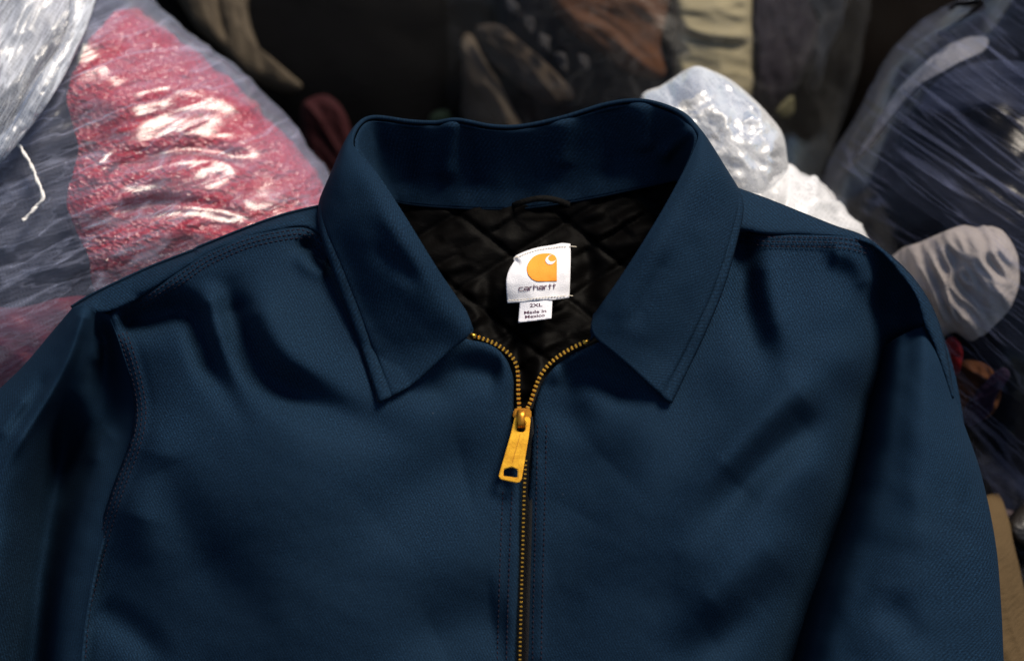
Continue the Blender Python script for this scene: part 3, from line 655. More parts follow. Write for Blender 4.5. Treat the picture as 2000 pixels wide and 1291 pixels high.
stitches([off(ARM_L[1:11], -d) for d in (6, 14, 22)], zFL, M_thread, front_l)
stitches([off(YOKE_R, d) for d in (5, 14, 23)] , lambda x, y: zFR(x, y) + 1.5, M_thread, front_r)
plc = [(x - 38, y) for x, y in [(1020, 960), (1016, 1060), (1012, 1180), (1009, 1300), (1007, 1500)]]
stitches([plc, [(x + 18, y) for x, y in plc]], zFL, M_thread, front_l, lift=.3)
prc = [(1050, 830), (1049, 900), (1047, 980), (1045, 1060), (1042, 1180), (1040, 1300), (1038, 1500)]
stitches([prc, [(x + 17, y) for x, y in prc]], zFR, M_thread, front_r, lift=.3)
def on_grid(g, iu, jv):      # stitches running along a lofted part
    return g[iu, jv]
V, F, n = [], [], 0
def dash_pts(q, lift=.0007):
    global n
    pts = P(q[:, 0], q[:, 1], q[:, 2] / 1000 + lift); pts[0, 2] -= .0007; pts[-1, 2] -= .0007
    v, f = tube(pts, .00046, 4); V.append(v); F.extend([tuple(i + n for i in fc) for fc in f]); n += len(v)
jrow = 54
for i in list(range(2, 92, 4)) + list(range(236, 326, 4)): dash_pts(leaf_g[i:i + 3, jrow])
for j in range(4, 54, 3): dash_pts(leaf_g[5, j:j + 3]); dash_pts(leaf_g[nu - 6, j:j + 3])
obj('stitching', mesh_from('stitching', np.concatenate(V), F), M_thread_l, collar, kind='stuff')
V, F, n = [], [], 0
for i in range(84, 255, 3): dash_pts(stand_g[i:i + 3, 40])
obj('stitching', mesh_from('stitching', np.concatenate(V), F), M_thread, stand, kind='stuff')
V, F, n = [], [], 0
def lab_dash(a, b):
    q = np.linspace(a, b, 3); global n
    pts = P(q[:, 0], q[:, 1], (lab_z(q[:, 0], q[:, 1]) + .8) / 1000); v, f = tube(pts, .00032, 4); V.append(v); F.extend([tuple(i + n for i in fc) for fc in f]); n += len(v)
bt = crom([(993, 587), (1025, 585), (1060, 581.5), (1110, 577.5)], 60)
for k in range(0, 57, 3): lab_dash(bt[k], bt[k + 2])
tp = crom([(1010, 503), (1026, 496), (1050, 488.5), (1080, 483.5), (1111, 481)], 60)
for k in range(0, 57, 3): lab_dash(tp[k], tp[k + 2])
for a, b in (((1112, 481), (1126, 482.5)), ((1110, 577.5), (1119, 578)), ((1003, 506), (1010, 500))): lab_dash(np.array(a, float), np.array(b, float))
obj('stitching', mesh_from('stitching', np.concatenate(V), F), M_white_thread, label, kind='stuff')

# --- zip: two tapes, teeth one by one, slider, pull
TEETH_L = [(927, 657, 7), (942, 662, 7), (958, 668, 6.5), (972, 675, 6), (985, 684, 5.5), (997, 695, 5), (1005, 706, 4.5), (1010, 720, 4), (1012, 740, 3.5), (1012, 765, 3), (1014, 796, 2.5)]
TEETH_R = [(1141, 669, 7), (1128, 675, 7), (1114, 682, 6.5), (1100, 690, 6), (1086, 700, 5.5), (1073, 711, 5), (1062, 724, 4.5), (1052, 741, 4), (1044, 762, 3.5), (1038, 780, 3), (1031, 796, 2.5)]
CLOSED = [(1024, 815, 1.6), (1028, 860, 1.8), (1027, 900, 2.2), (1024, 960, 2.4), (1021.5, 1051, 0), (1018.5, 1157, -5), (1015.5, 1288, -13), (1013, 1480, -30), (1012, 1700, -46)]
def tape(path, off0, off1, name='zipper_tape'):
    c = crom(path, 90); t = np.gradient(c[:, :2], axis=0); t /= np.linalg.norm(t, axis=1)[:, None]; rows = []
    for k in range(6):
        o_ = off0 + (off1 - off0) * k / 5
        rows.append(P(c[:, 0] - t[:, 1] * o_, c[:, 1] + t[:, 0] * o_, (c[:, 2] - 2.2 - k * 1.7) / 1000))
    o = obj(name, mesh_from(name, np.concatenate(rows), grid_faces(6, 90)), M_tape, jacket); return solid(o, .0008, 0)
tape_l = tape(TEETH_L, -1, 24); tape_r = tape(TEETH_R, 1, -24); tape_c = tape(CLOSED, -16, 16)
def tooth_mesh():
    bm = bmesh.new(); bmesh.ops.create_cube(bm, size=1.0)
    for v in bm.verts: v.co = Vector((v.co.x * .0031, v.co.y * .0016, v.co.z * .0026))
    bmesh.ops.bevel(bm, geom=list(bm.edges), offset=.00042, segments=1, affect='EDGES')
    me = bpy.data.meshes.new('zipper_tooth'); bm.to_mesh(me); bm.free(); me.materials.append(M_tooth); return me
TM = tooth_mesh()
def teeth(path, pitch, parent, scale=1.0, end=None):
    L = np.linalg.norm(np.diff(crom(path, 200)[:, :2], axis=0), axis=1).sum(); c = crom(path, int(L / pitch) + 1)
    for i, q in enumerate(c):
        if end and q[1] > end: break
        t = c[min(i + 1, len(c) - 1)] - c[max(i - 1, 0)]
        o = obj('zipper_tooth', TM, None, parent); o.location = P(q[0], q[1], q[2] / 1000)
        o.rotation_euler = (0, 0, math.atan2(-t[1], t[0]) - math.pi / 2 + random.uniform(-.05, .05)); o.scale = (scale, scale, scale)
random.seed(3)
teeth(TEETH_L, 8.6, tape_l); teeth(TEETH_R, 8.6, tape_r); teeth(CLOSED[2:], 8.6, tape_c, .66, 1640)
st_me = None
for (a, b, zz), par, rz in ((( 924, 655, 7.5), tape_l, .35), ((1144, 668, 7.5), tape_r, -.45)):
    v, f = tube(P(np.array([a - 5, a + 5]), np.array([b, b]) + np.array([-5, 5]) * math.tan(rz) * 1.0, zz / 1000), [.0013, .0013], 8)
    obj('top_stop', mesh_from('top_stop', v, f), M_tooth, par)
def prism(name, outline, ztop, thick, mat, parent, bev=.0004, holes=()):
    """flat bevelled plate: px outline with (px) holes, top height mm as function or number"""
    outs = [np.asarray(outline, float)] + [np.asarray(h, float) for h in holes]
    vs_ = [Vector(p) for o_ in outs for p in o_]; loops, k = [], 0
    for o_ in outs: loops.append(list(range(k, k + len(o_)))); k += len(o_)
    edges = [(l[i], l[(i + 1) % len(l)]) for l in loops for i in range(len(l))]
    r = delaunay_2d_cdt(vs_, edges, [], 0, 1e-5); pts = np.array([tuple(p) for p in r[0]]); tri = []
    for t in r[2]:
        c = pts[list(t)].mean(0)
        if inside(c[0], c[1], outs[0]) and not any(inside(c[0], c[1], h) for h in outs[1:]): tri.append(t)
    zt = ztop(pts[:, 0], pts[:, 1]) if callable(ztop) else np.full(len(pts), float(ztop))
    bm = bmesh.new(); bv = [bm.verts.new(p) for p in P(pts[:, 0], pts[:, 1], zt / 1000)]
    for t in tri:
        try: bm.faces.new([bv[i] for i in t])
        except ValueError: pass
    bmesh.ops.recalc_face_normals(bm, faces=bm.faces)
    if sum(f.normal.z for f in bm.faces) < 0: bmesh.ops.reverse_faces(bm, faces=bm.faces)
    bmesh.ops.dissolve_limit(bm, angle_limit=.01, verts=bm.verts, edges=bm.edges)
    ex = bmesh.ops.extrude_face_region(bm, geom=list(bm.faces)); nv_ = [g for g in ex['geom'] if isinstance(g, bmesh.types.BMVert)]
    bmesh.ops.translate(bm, verts=[v for v in bm.verts if v not in set(nv_)], vec=(0, 0, -thick))
    bmesh.ops.recalc_face_normals(bm, faces=bm.faces)
    sharp = [e for e in bm.edges if len(e.link_faces) == 2 and e.calc_face_angle(0) > .6]
    if bev: bmesh.ops.bevel(bm, geom=sharp, offset=bev, segments=2, affect='EDGES', clamp_overlap=True)
    me = bpy.data.meshes.new(name); bm.to_mesh(me); bm.free(); return obj(name, me, mat, parent)
slider = prism('zipper_slider', [(1003, 800), (1008, 797), (1032, 797), (1037.5, 800), (1038, 812), (1034, 819), (1028, 824), (1013, 824), (1006, 819), (1002, 812)], 7.0, .006, M_brass_d, jacket, .0008)
hexh = [(984, 916), (999, 911.5), (1011.5, 917), (1011, 932.5), (983, 929)]
slot = [(1010, 823), (1013, 821), (1025, 822), (1027, 825), (1026, 841), (1022, 844), (1012, 843), (1009, 840)]
pull_z = lambda x, y: np.interp(y, [812, 845, 945], [9.5, 10.5, 12.5])
pull = prism('pull_tab', [(1005, 817), (1008, 813.5), (1033, 814.5), (1036.5, 818), (1033, 850), (1019, 935), (1013.5, 942), (1008, 942.5), (978, 936), (974, 931), (976, 922), (997, 850)], pull_z, .0020, M_brass, slider, .00045, [slot, hexh])
prism('pull_groove', [(1015.5, 847), (1017, 847), (1000.5, 906), (999, 906)], lambda x, y: pull_z(x, y) + .03, .0004, M_brass_d, slider, 0)
bl = crom([(800, 6), (801, 11), (806, 14), (815, 14.8), (828, 14.2), (835, 11.5), (837, 6)], 26)
bx_ = [(1011.5 + .02 * 0, 0.0), (1012.5, .7), (1018.5, 1.0), (1024.5, .7), (1025.5, 0.0)]
bv_ = np.array([[(x - (y - 800) * .03, y, z + h * .9 - 1) for x, h in bx_] for y, z in bl])
solid(obj('bail', mesh_from('bail', P(bv_[..., 0], bv_[..., 1], bv_[..., 2] / 1000).reshape(-1, 3), grid_faces(26, 5, True)), M_brass_d, slider), .0014)

# ------------------------------------------------------------------ bags of clothes
CAMW = toW(CAM_L)
def ray(px, py):
    q = toW(P(px, py, -.3)); d = q - CAMW; return d / np.linalg.norm(d, axis=-1, keepdims=True)
SETTLE = []
def lump(outline, z0, hf, hb, n=170, m=70, inset=0.0, wr=(), seed=0, lump_amp=.008, q=.85):
    """stuffed sack from a px outline at depth z0 (m): bulges hf to the front and hb to the back, sags onto the ground"""
    o = crom(outline, n, True); c = o.mean(0); A = np.linspace(.02, math.pi - .02, m); G = np.zeros((m, n, 3)); UV = np.zeros((m, n, 2))
    for i, a in enumerate(A):
        r = math.sin(a) ** q; zc = math.cos(a); zz = z0 + (hf if zc > 0 else hb) * math.copysign(abs(zc) ** .9, zc)
        pt = c + (o - c) * r; G[i] = toW(P(pt[:, 0], pt[:, 1], zz)); UV[i] = np.stack([pt[:, 0], -pt[:, 1]], 1) / 1000 + (0 if zc > 0 else 5)
    cen = toW(P(c[0], c[1], z0)); rad = G - cen; L = np.linalg.norm(rad, axis=2, keepdims=True); rad = rad / L
    d = lump_amp * pn(G * 9 + seed) + lump_amp * .45 * pn(G * 22 + seed + 5)
    px = UV[..., 0] * 1000; py = -UV[..., 1] * 1000; front = (np.cos(A) > -.05)[:, None]
    for w in wr: d = d + front * w(px, py) / 1000
    G = G + rad * (d[..., None] - inset)
    V = G.reshape(-1, 3); F = grid_faces(m, n, False, True)
    V = np.concatenate([V, G[0].mean(0)[None], G[-1].mean(0)[None]]); UVf = np.concatenate([UV.reshape(-1, 2), UV[0].mean(0)[None], UV[-1].mean(0)[None]])
    k = m * n
    F += [(k, (j + 1) % n, j) for j in range(n)] + [(k + 1, (m - 1) * n + j, (m - 1) * n + (j + 1) % n) for j in range(n)]
    zc = cen[2]; low = V[:, 2] < zc; zm = V[:, 2].min(); fl = .004 + inset; SETTLE.append((zc, zm, fl))
    if zm > fl: V[low, 2] = zc + (V[low, 2] - zc) * (zc - fl) / (zc - zm)
    else: V[:, 2] = np.where(V[:, 2] < fl + .05, fl + .05 * np.exp(np.clip((V[:, 2] - fl - .05) / .05, -20, 0)), V[:, 2])
    bm = bmesh.new(); me = mesh_from('tmp', V, F); bm.from_mesh(me); bmesh.ops.recalc_face_normals(bm, faces=bm.faces); bm.faces.ensure_lookup_table()
    F = [tuple(v.index for v in f.verts) for f in bm.faces]; bm.free(); bpy.data.meshes.remove(me)
    return V, F, UVf
class Bag:
    def __init__(self, name, outline, z0, hf, hb, mat, label, cat='bag', core=None, core_label=None, seed=0, wr=(), inset=.05, lump_amp=.008, n=170, m=70):
        V, F, UV = lump(outline, z0, hf, hb, seed=seed, wr=wr, lump_amp=lump_amp, n=n, m=m)
        self.z0 = z0
        self.hf = hf; self.outline = outline; self.settle = SETTLE[-1]
        self.o = world_obj(name, V, F, mat, UV, label=label, category=cat)
        self.o['group'] = 'plastic bags of clothes'
        if core is not None:
            V, F, UV = lump(outline, z0, hf, hb, n=90, m=40, inset=inset, seed=seed + 3, lump_amp=.005)
            c = world_obj('packed_clothes', V, F, core, UV, label=core_label, category='clothes'); c['group'] = 'clothes packed in the bags'
    def on(self, px, py, lift=0.0):
        """world points on the bag's smooth near face, lifted (m, negative = inside)"""
        px, py = np.broadcast_arrays(np.asarray(px, float), np.asarray(py, float)); lift = np.broadcast_to(lift, px.shape)
        o = crom(self.outline, 170, True); c = o.mean(0); q = o - c
        ang = np.unwrap(np.arctan2(q[:, 1], q[:, 0])); r = np.hypot(q[:, 0], q[:, 1])
        if ang[-1] < ang[0]: ang, r = ang[::-1], r[::-1]
        th = np.arctan2(py - c[1], px - c[0]); th = (th - ang[0]) % (2 * math.pi) + ang[0]
        R = np.interp(th, np.append(ang, ang[0] + 2 * math.pi), np.append(r, r[0]))
        d = np.hypot(px - c[0], py - c[1]); rho = np.clip(d / R, 0, .985); a = np.arcsin(rho ** (1 / .85))
        k = R * rho / np.maximum(d, 1e-6) * (1 + lift / .0006 * rho ** 3 / R)
        z = self.z0 + self.hf * np.cos(a) ** .9 + lift * np.cos(a) ** .6
        V = toW(P(c[0] + (px - c[0]) * k, c[1] + (py - c[1]) * k, z)); zc, zm, fl = self.settle
        low = V[..., 2] < zc
        if zm > fl: V[..., 2] = np.where(low, zc + (V[..., 2] - zc) * (zc - fl) / (zc - zm), V[..., 2])
        return V
def garment(bag, name, outline, mat, label, deep=.006, th=.02, folds=5.0, fdir=0.0, fs=60, seed=0, n=90, m=26, cat='garment', group='clothes packed in the bags', wr=()):
    """a piece of clothing pressed against the inside (or lying on the outside, deep<0) of a bag"""
    o = crom(outline, n, True); c = o.mean(0); rs = np.linspace(.02, 1, m) ** .85
    pt = c + (o - c)[None] * rs[:, None, None]; x, y = pt[..., 0], pt[..., 1]
    jit = 1 - .03 * np.abs(n2(x, y, 60, seed + 2)); x = c[0] + (x - c[0]) * jit; y = c[1] + (y - c[1]) * jit
    ca, sa = math.cos(fdir), math.sin(fdir); u = x * ca + y * sa; v = -x * sa + y * ca
    f = folds * (.55 * n2(u * .3, v, fs, seed) + .5 * (rn(u * .25, v, fs * .9, seed + 3) - .4) + .25 * rn(u * .35, v, fs * .4, seed + 1)) / 1000
    for w in wr: f = f + w(x, y) / 1000
    lift = -deep - (.006 if deep > 0 else 0) + f - th * .6 * rs[:, None] ** 7 - folds * .4 / 1000
    top = bag.on(x, y, lift); bot = bag.on(x[::3], y[::3], np.minimum(lift[::3] - th * .3, -deep - th))
    bot = bot[::-1]
    V = np.concatenate([top.reshape(-1, 3), bot.reshape(-1, 3)]); mm = m + len(bot)
    F = grid_faces(mm, n, False, True); k = len(V); V = np.concatenate([V, top[0].mean(0)[None], bot[-1].mean(0)[None]])
    F += [(k, (j + 1) % n, j) for j in range(n)] + [(k + 1, (mm - 1) * n + j, (mm - 1) * n + (j + 1) % n) for j in range(n)]
    uv = np.concatenate([np.stack([x, -y], -1).reshape(-1, 2), np.stack([x[::3], -y[::3]], -1)[::-1].reshape(-1, 2), [[c[0], -c[1]]] * 2]) / 1000
    g = world_obj(name, V, F, mat, uv, label=label, category=cat); g['group'] = group
    return g
def cloth(name, c, **k): return plain_cloth(name, c, **k)
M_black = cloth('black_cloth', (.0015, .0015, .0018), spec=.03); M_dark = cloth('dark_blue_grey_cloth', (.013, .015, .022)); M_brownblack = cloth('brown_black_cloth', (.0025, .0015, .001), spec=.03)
def crinkle_red():
    t = NT('crinkled_red_nylon'); uv = t.n('TexCoord').outputs['UV']
    cells = t.n('TexVoronoi', feature='F1'); t.l(t.map(t.map(uv, rotz=.25), (.75, 1.25, 1)), cells.inputs['Vector']); cells.inputs['Scale'].default_value = 105
    f = t.noise(uv, 70, 3, .6); b = t.noise(uv, 6, 4, .6)
    h = t.math('ADD', t.math('MULTIPLY', cells.outputs['Distance'], .9), t.math('ADD', f, t.math('MULTIPLY', b, .6)))
    col = t.mix(b, (.23, .006, .018), (.40, .018, .036))
    return t.done(t.pbsdf(col, .22, t.bump(h, 1.0, .0035), Specular_IOR_Level=.9))
M_red = crinkle_red()
F_A = film('clear_film_pink_bag', .24, (.68, .74, 1.0), (.55, 2.6), -.40, .3, .17, .85, .0014, .45, .8, .7, .30, .05, .5, .20, 3)
F_flap = film('milky_doubled_film', .9, (.88, .92, 1.0), (.4, 3.4), -1.05, .3, .22, 1.0, .0012, .35, .7, .3, .6, .1, .5, .5)
F_B = film('dusty_film', .03, (.9, .88, .86), (1, 1), .9, .35, .3, .25, .002, .5, .95, .2, .02, .006, .5, .03)
F_C = film('shaded_film', .004, (.9, .88, .86), (1, 1), 0, .2, .5, .02, .002, .5, .95, .2, .02, 0, .5, .0)  # haze and gloss nearly off, standing in for shade
F_D = film('streaked_film', .06, (.55, .62, 1.0), (.26, 3.6), .62, .25, .2, .5, .0012, .5, .8, .2, .05, .003, .4, .12, 2)
F_E = film('white_film', .7, (.95, .95, .97), (1, 1.6), .5, .3, .26, .7, .0016, .2, .6, .15, .6, .25, .5, .5)
F_F = film('thin_clear_film', .01, (.8, .8, .9), (1, 1), 0, .3, .5, .06, .002, .5, .9, .2, .02, 0, .5, .02)

# heap bag under the jacket
bagF = Bag('plastic_bag', [(150, 600), (600, 450), (1400, 420), (1800, 620), (1990, 900), (2120, 1300), (2000, 1750), (1000, 1850), (0, 1750), (-250, 1100)], -.285, .155, .15, F_F,
           'thin clear plastic bag of dark clothes under the jacket, by the tan cloth', core=M_black, core_label='black clothes packed in the bag under the jacket', seed=11, inset=.02)
# left bag
def wrA(x, y):
    z = stroke(x, y, [(190, 330), (280, 310), (370, 290), (450, 300), (530, 330)], -11, 16, .2, .2) + stroke(x, y, [(200, 355), (300, 330), (400, 305), (500, 335)], 6, 16, .2, .2)
    z = z + stroke(x, y, [(200, 205), (300, 180), (420, 195), (540, 260)], 4, 14, .2, .3) + stroke(x, y, [(180, 440), (280, 400), (420, 405), (520, 440)], -6, 14, .2, .2) + stroke(x, y, [(100, 560), (200, 480), (260, 440)], 4, 16, .2, .2)
    for k in range(9): z = z + stroke(x, y, [(-60, 330 + k * 34), (60, 318 + k * 30), (190, 290 + k * 32), (300 + 20 * k, 250 + k * 36)], 1.2 * (1 if k % 2 else -1), 9, .2, .3)
    u = x * .92 - y * .39; v = x * .39 + y * .92
    return z + 1.5 * rn(u * .22, v, 44, 3) + .6 * rn(u * .3, v, 19, 4) + 3 * n2(x, y, 90, 5)
A_out = [(292, 0), (400, 82), (520, 190), (600, 280), (655, 352), (690, 450), (660, 620), (560, 780), (400, 920), (150, 980), (-150, 920), (-450, 720), (-560, 350), (-460, 0), (-220, -200), (40, -240), (190, -110)]
bagA = Bag('plastic_bag', A_out, -.235, .135, .16, F_A, 'milky plastic bag full of crinkled red clothing, left of the jacket', core=cloth('slate_clothes', (.030, .034, .050)),
           core_label='slate grey clothes filling the left bag beside the red garment', seed=1, wr=(wrA,), lump_amp=.006, n=260, m=110, inset=.05)
garment(bagA, 'red_garment', [(250, 0), (330, 10), (420, 85), (535, 190), (612, 280), (662, 352), (680, 470), (580, 590), (420, 680), (270, 660), (190, 590), (170, 500), (130, 400), (150, 290), (128, 190), (160, 100), (200, 40)], M_red,
        'crinkled shiny red garment inside the left bag', .001, .007, 6, -.25, 60, 5, 240, 80,
        wr=(lambda x, y: stroke(x, y, [(190, 330), (280, 310), (370, 290), (450, 300), (530, 330)], -9, 16) + stroke(x, y, [(180, 440), (280, 400), (420, 405), (520, 440)], -7, 14) + 1.6 * n2(x * .5, y, 14, 8),))
garment(bagA, 'pink_garment', [(-160, 560), (-60, 590), (40, 600), (120, 580), (200, 590), (230, 690), (170, 820), (0, 880), (-150, 820), (-220, 700)], cloth('dull_pink_nylon', (.34, .030, .060), rough=.4, spec=.6), 'dull pink garment inside the left bag above the left sleeve', .003, .02, 6, .2, 50, 7)
# loose flap of film with a gathered hem over the top of the left bag
HEM = [(196, -60), (182, 0), (163, 62), (132, 130), (97, 190), (62, 240), (28, 284), (-4, 318), (-50, 345)]
hc = crom(HEM, 120); tg = np.gradient(hc, axis=0); tg /= np.linalg.norm(tg, axis=1)[:, None]; nrm2 = np.stack([tg[:, 1], -tg[:, 0]], 1)
if nrm2[40, 0] > 0: nrm2 = -nrm2
wid = np.linspace(0, 1, 60)
fx = hc[:, None, 0] + nrm2[:, None, 0] * wid[None] * 330; fy = hc[:, None, 1] + nrm2[:, None, 1] * wid[None] * 330
alng = np.repeat(np.linspace(0, 9, 120)[:, None], 60, 1)
ui = np.repeat(np.linspace(0, 1, 120)[:, None], 60, 1) * 500; wi = np.repeat(wid[None] * 330, 120, 0)
lift = (14 + 5 * rn(ui * .18, wi, 46, 6) + 2 * rn(ui * .25, wi, 20, 7) + 5 * n2(ui, wi, 110, 12)) / 1000
FV = bagA.on(fx, fy, lift); flap = world_obj('film_flap', FV.reshape(-1, 3), grid_faces(120, 60), F_flap, np.stack([fx, -fy], -1).reshape(-1, 2) / 1000, parent=bagA.o)
w2_ = np.linspace(-.1, 1, 14); hx = hc[:, None, 0] + nrm2[:, None, 0] * w2_[None] * (38 + 8 * np.sin(np.linspace(0, 14, 120)))[:, None]; hy = hc[:, None, 1] + nrm2[:, None, 1] * w2_[None] * 40
hl_ = (22 + 5 * np.sin(w2_ * 2.8)[None] + 1.2 * n2(hx, hy, 14, 9) + 5 * n2(hx, hy, 70, 6)) / 1000
solid(world_obj('hem', bagA.on(hx, hy, hl_).reshape(-1, 3), grid_faces(120, 14), F_flap, np.stack([hx, -hy], -1).reshape(-1, 2) / 1000, parent=bagA.o), .0015)
tw = crom([(36, 282), (48, 302), (60, 322), (72, 352), (84, 384), (72, 402), (58, 418), (44, 432)], 90); tt = np.linspace(0, 20, 90)
a_ = bagA.on(tw[:, 0] + 4 * np.cos(tt), tw[:, 1] + np.sin(tt), .010 + .0015 * np.sin(tt)); b_ = bagA.on(tw[:, 0] - 4 * np.cos(tt), tw[:, 1] - np.sin(tt), .010 - .0015 * np.sin(tt))
solid(world_obj('twisted_string', np.concatenate([a_, b_]), grid_faces(2, 90), cloth('string_film', (.62, .60, .58), rough=.4, spec=.6), np.zeros((180, 2)), parent=bagA.o), .0016, 0)

# right bag
def wrD(x, y):
    z = 1.4 * rn((x * .8 - y * .6) * .2, (x * .6 + y * .8), 45, 23) + .6 * rn((x * .8 - y * .6) * .2, (x * .6 + y * .8), 18, 24)
    return z + stroke(x, y, [(1620, 320), (1700, 210), (1780, 120), (1880, 60)], 5, 14, .2, .1)
D_out = [(1900, -20), (1800, 46), (1738, 112), (1662, 240), (1602, 340), (1590, 450), (1650, 620), (1780, 800), (1880, 960), (2000, 1030), (2250, 950), (2450, 650), (2500, 250), (2400, -50), (2200, -200), (2020, -150)]
bagD = Bag('plastic_bag', D_out, -.29, .16, .17, F_D, 'streaky clear plastic bag of dark clothes, right of the jacket', core=cloth('ink_dark_clothes', (.003, .0035, .006), spec=.05),
           core_label='near black clothes filling the right bag', seed=2, wr=(wrD,), n=200, m=90, inset=.04)
garment(bagD, 'cream_garment', [(1680, 560), (1730, 498), (1800, 470), (1880, 440), (1950, 446), (1985, 490), (1990, 560), (1960, 620), (1900, 660), (1850, 648), (1780, 690), (1690, 650)], cloth('dusty_cream_cloth', (.44, .38, .35)), 'crumpled dusty cream garment in the right bag', .002, .03, 15, 1.0, 62, 9, 160, 50)
garment(bagD, 'pale_strip', [(1650, 300), (1690, 220), (1750, 148), (1820, 86), (1880, 56), (1925, 62), (1915, 92), (1850, 118), (1790, 160), (1720, 222), (1670, 290)], cloth('pale_grey_hem_film', (.19, .185, .20)), 'pale grey doubled film hem along the top edge of the right bag', .004, .012, 3, -.8, 40, 10, 90, 18)  # the bag's doubled film hem, modelled as a cloth strip
garment(bagD, 'blue_garment', [(1780, 200), (1840, 130), (1960, 110), (2080, 150), (2060, 230), (1940, 210), (1850, 220)], cloth('faded_blue_cloth', (.010, .014, .032)), 'faded blue garment near the top of the right bag', .006, .012, 4, 0, 40, 12, 60, 14)
garment(bagD, 'red_garment', [(1840, 665), (1862, 655), (1880, 680), (1870, 715), (1845, 700)], cloth('bright_red_cloth', (.16, .003, .005)), 'small bright red scrap of cloth in the right bag', .006, .005, 3, .6, 22, 13, 50, 12)
garment(bagD, 'orange_garment', [(1840, 720), (1880, 690), (1930, 700), (1960, 740), (1940, 780), (1880, 790), (1850, 770)], cloth('burnt_orange_cloth', (.075, .024, .006)), 'burnt orange garment low in the right bag', .007, .006, 8, .5, 30, 14, 60, 14)
garment(bagD, 'purple_garment', [(1880, 775), (1905, 745), (1930, 722), (1962, 706), (1975, 722), (1950, 750), (1940, 775), (1900, 795)], cloth('purple_cloth', (.012, .003, .018)), 'purple scrap of cloth low in the right bag', .004, .004, 4, -.6, 24, 15, 50, 12)
garment(bagD, 'pink_grey_garment', [(1905, 945), (1930, 928), (1975, 925), (2010, 935), (1990, 955), (1940, 962)], cloth('pink_grey_cloth', (.11, .075, .075)), 'small pinkish grey fold of cloth at the foot of the right bag', .004, .01, 3, 0, 30, 16, 50, 12)
def mark(bag, pts, r=.0022):
    c = crom(pts, 24) if len(pts) > 2 else np.linspace(pts[0], pts[1], 24)
    v, f = tube(bag.on(c[:, 0], c[:, 1], .001), r, 6); o = world_obj('marker_line', v, f, M_black, np.zeros((len(v), 2)), parent=bag.o)
mark(bagD, [(1848, 6), (1880, 10), (1916, 4)]); mark(bagD, [(1918, 6), (1890, 34), (1858, 56), (1836, 70)]); mark(bagD, [(1836, 66), (1862, 72)])

# rear centre bag
def wrB(x, y): return 4 * n2((x * .6 + y * .8) * .4, (x * .8 - y * .6), 60, 33)
bagB = Bag('plastic_bag', [(872, -100), (858, 60), (872, 220), (950, 400), (1150, 500), (1400, 470), (1560, 330), (1650, 175), (1697, 0), (1705, -150), (1600, -350), (1300, -450), (1000, -350)], -.54, .2, .2, F_B,
           'large clear bag of brown, cream and dark clothes behind the collar', core=cloth('charcoal_clothes', (.005, .0048, .0055), spec=.05), core_label='charcoal clothes filling the bag behind the collar', seed=3, wr=(wrB,), inset=.055)
garment(bagB, 'brown_garment', [(1080, -60), (1200, -70), (1310, -50), (1305, 20), (1290, 90), (1300, 150), (1240, 150), (1180, 110), (1110, 60), (1070, 0)], cloth('rust_brown_cloth', (.065, .024, .008)), 'rust brown garment inside the bag behind the collar', .005, .025, 9, .6, 80, 21)
garment(bagB, 'cream_garment', [(1312, -60), (1390, -70), (1468, -50), (1474, 40), (1480, 120), (1478, 190), (1430, 230), (1350, 220), (1316, 150), (1318, 50)], cloth('cream_denim', (.26, .22, .13)), 'cream garment with a rolled cuff inside the bag behind the collar', .004, .03, 9, .25, 70, 22, 120, 30,
        wr=(lambda x, y: stroke(x, y, [(1305, 20), (1350, 55), (1420, 70), (1490, 65)], 8, 10) + stroke(x, y, [(1310, 40), (1350, 75), (1420, 90), (1490, 85)], -7, 8),))
garment(bagB, 'plum_garment', [(1480, -60), (1560, -60), (1610, 20), (1620, 90), (1580, 170), (1520, 215), (1482, 200), (1476, 100), (1470, 10)], cloth('plum_grey_cloth', (.012, .0085, .0135)), 'plum grey ribbed garment at the right of the bag behind the collar', .005, .02, 6, 1.5, 50, 23)
garment(bagB, 'slate_garment', [(1590, -60), (1660, -50), (1680, 10), (1660, 100), (1620, 180), (1600, 120), (1620, 40), (1580, -10)], cloth('slate_blue_cloth', (.010, .0125, .020)), 'slate blue garment at the right edge of the bag behind the collar', .008, .02, 5, 1.4, 50, 24)
garment(bagB, 'taupe_garment', [(900, 60), (960, 50), (1020, 90), (1080, 140), (1120, 190), (1080, 210), (1010, 180), (950, 130)], cloth('taupe_cloth', (.040, .028, .018)), 'taupe garment lying aslant in the bag behind the collar', .006, .02, 7, .7, 50, 25)
garment(bagB, 'khaki_garment', [(868, 70), (900, 100), (940, 150), (990, 210), (1030, 270), (980, 320), (900, 260), (868, 180)], cloth('khaki_cloth', (.085, .064, .044)), 'khaki garment at the left edge of the bag behind the collar', .004, .025, 8, .9, 60, 26)
M_pale = cloth('pale_taupe_cloth', (.030, .027, .026)); random.seed(8)
for k, (x_, y_) in enumerate([(992, 10), (1030, 46), (1062, 84), (1098, 120), (1140, 124)]):
    sc = [(x_ + dx * random.uniform(.7, 1.5), y_ + dy * random.uniform(.7, 1.5)) for dx, dy in ((-12, -15), (0, -12), (9, -8), (13, 6), (8, 17), (-2, 10), (-9, 4))]
    garment(bagB, 'pale_scrap', sc, M_pale, ['topmost', 'second from the top', 'middle', 'fourth from the top', 'lowest'][k] + ' pale scrap of cloth in the slanting row behind the collar', .001, .012, 3, .8, 16, 30 + k, 28, 9)
garment(bagB, 'cream_scrap', [(1520, 215), (1555, 188), (1562, 210), (1540, 225)], cloth('olive_cream_cloth', (.10, .09, .045)), 'small olive cream corner of cloth below the plum garment', .002, .008, 1, 0, 30, 36, 24, 8)
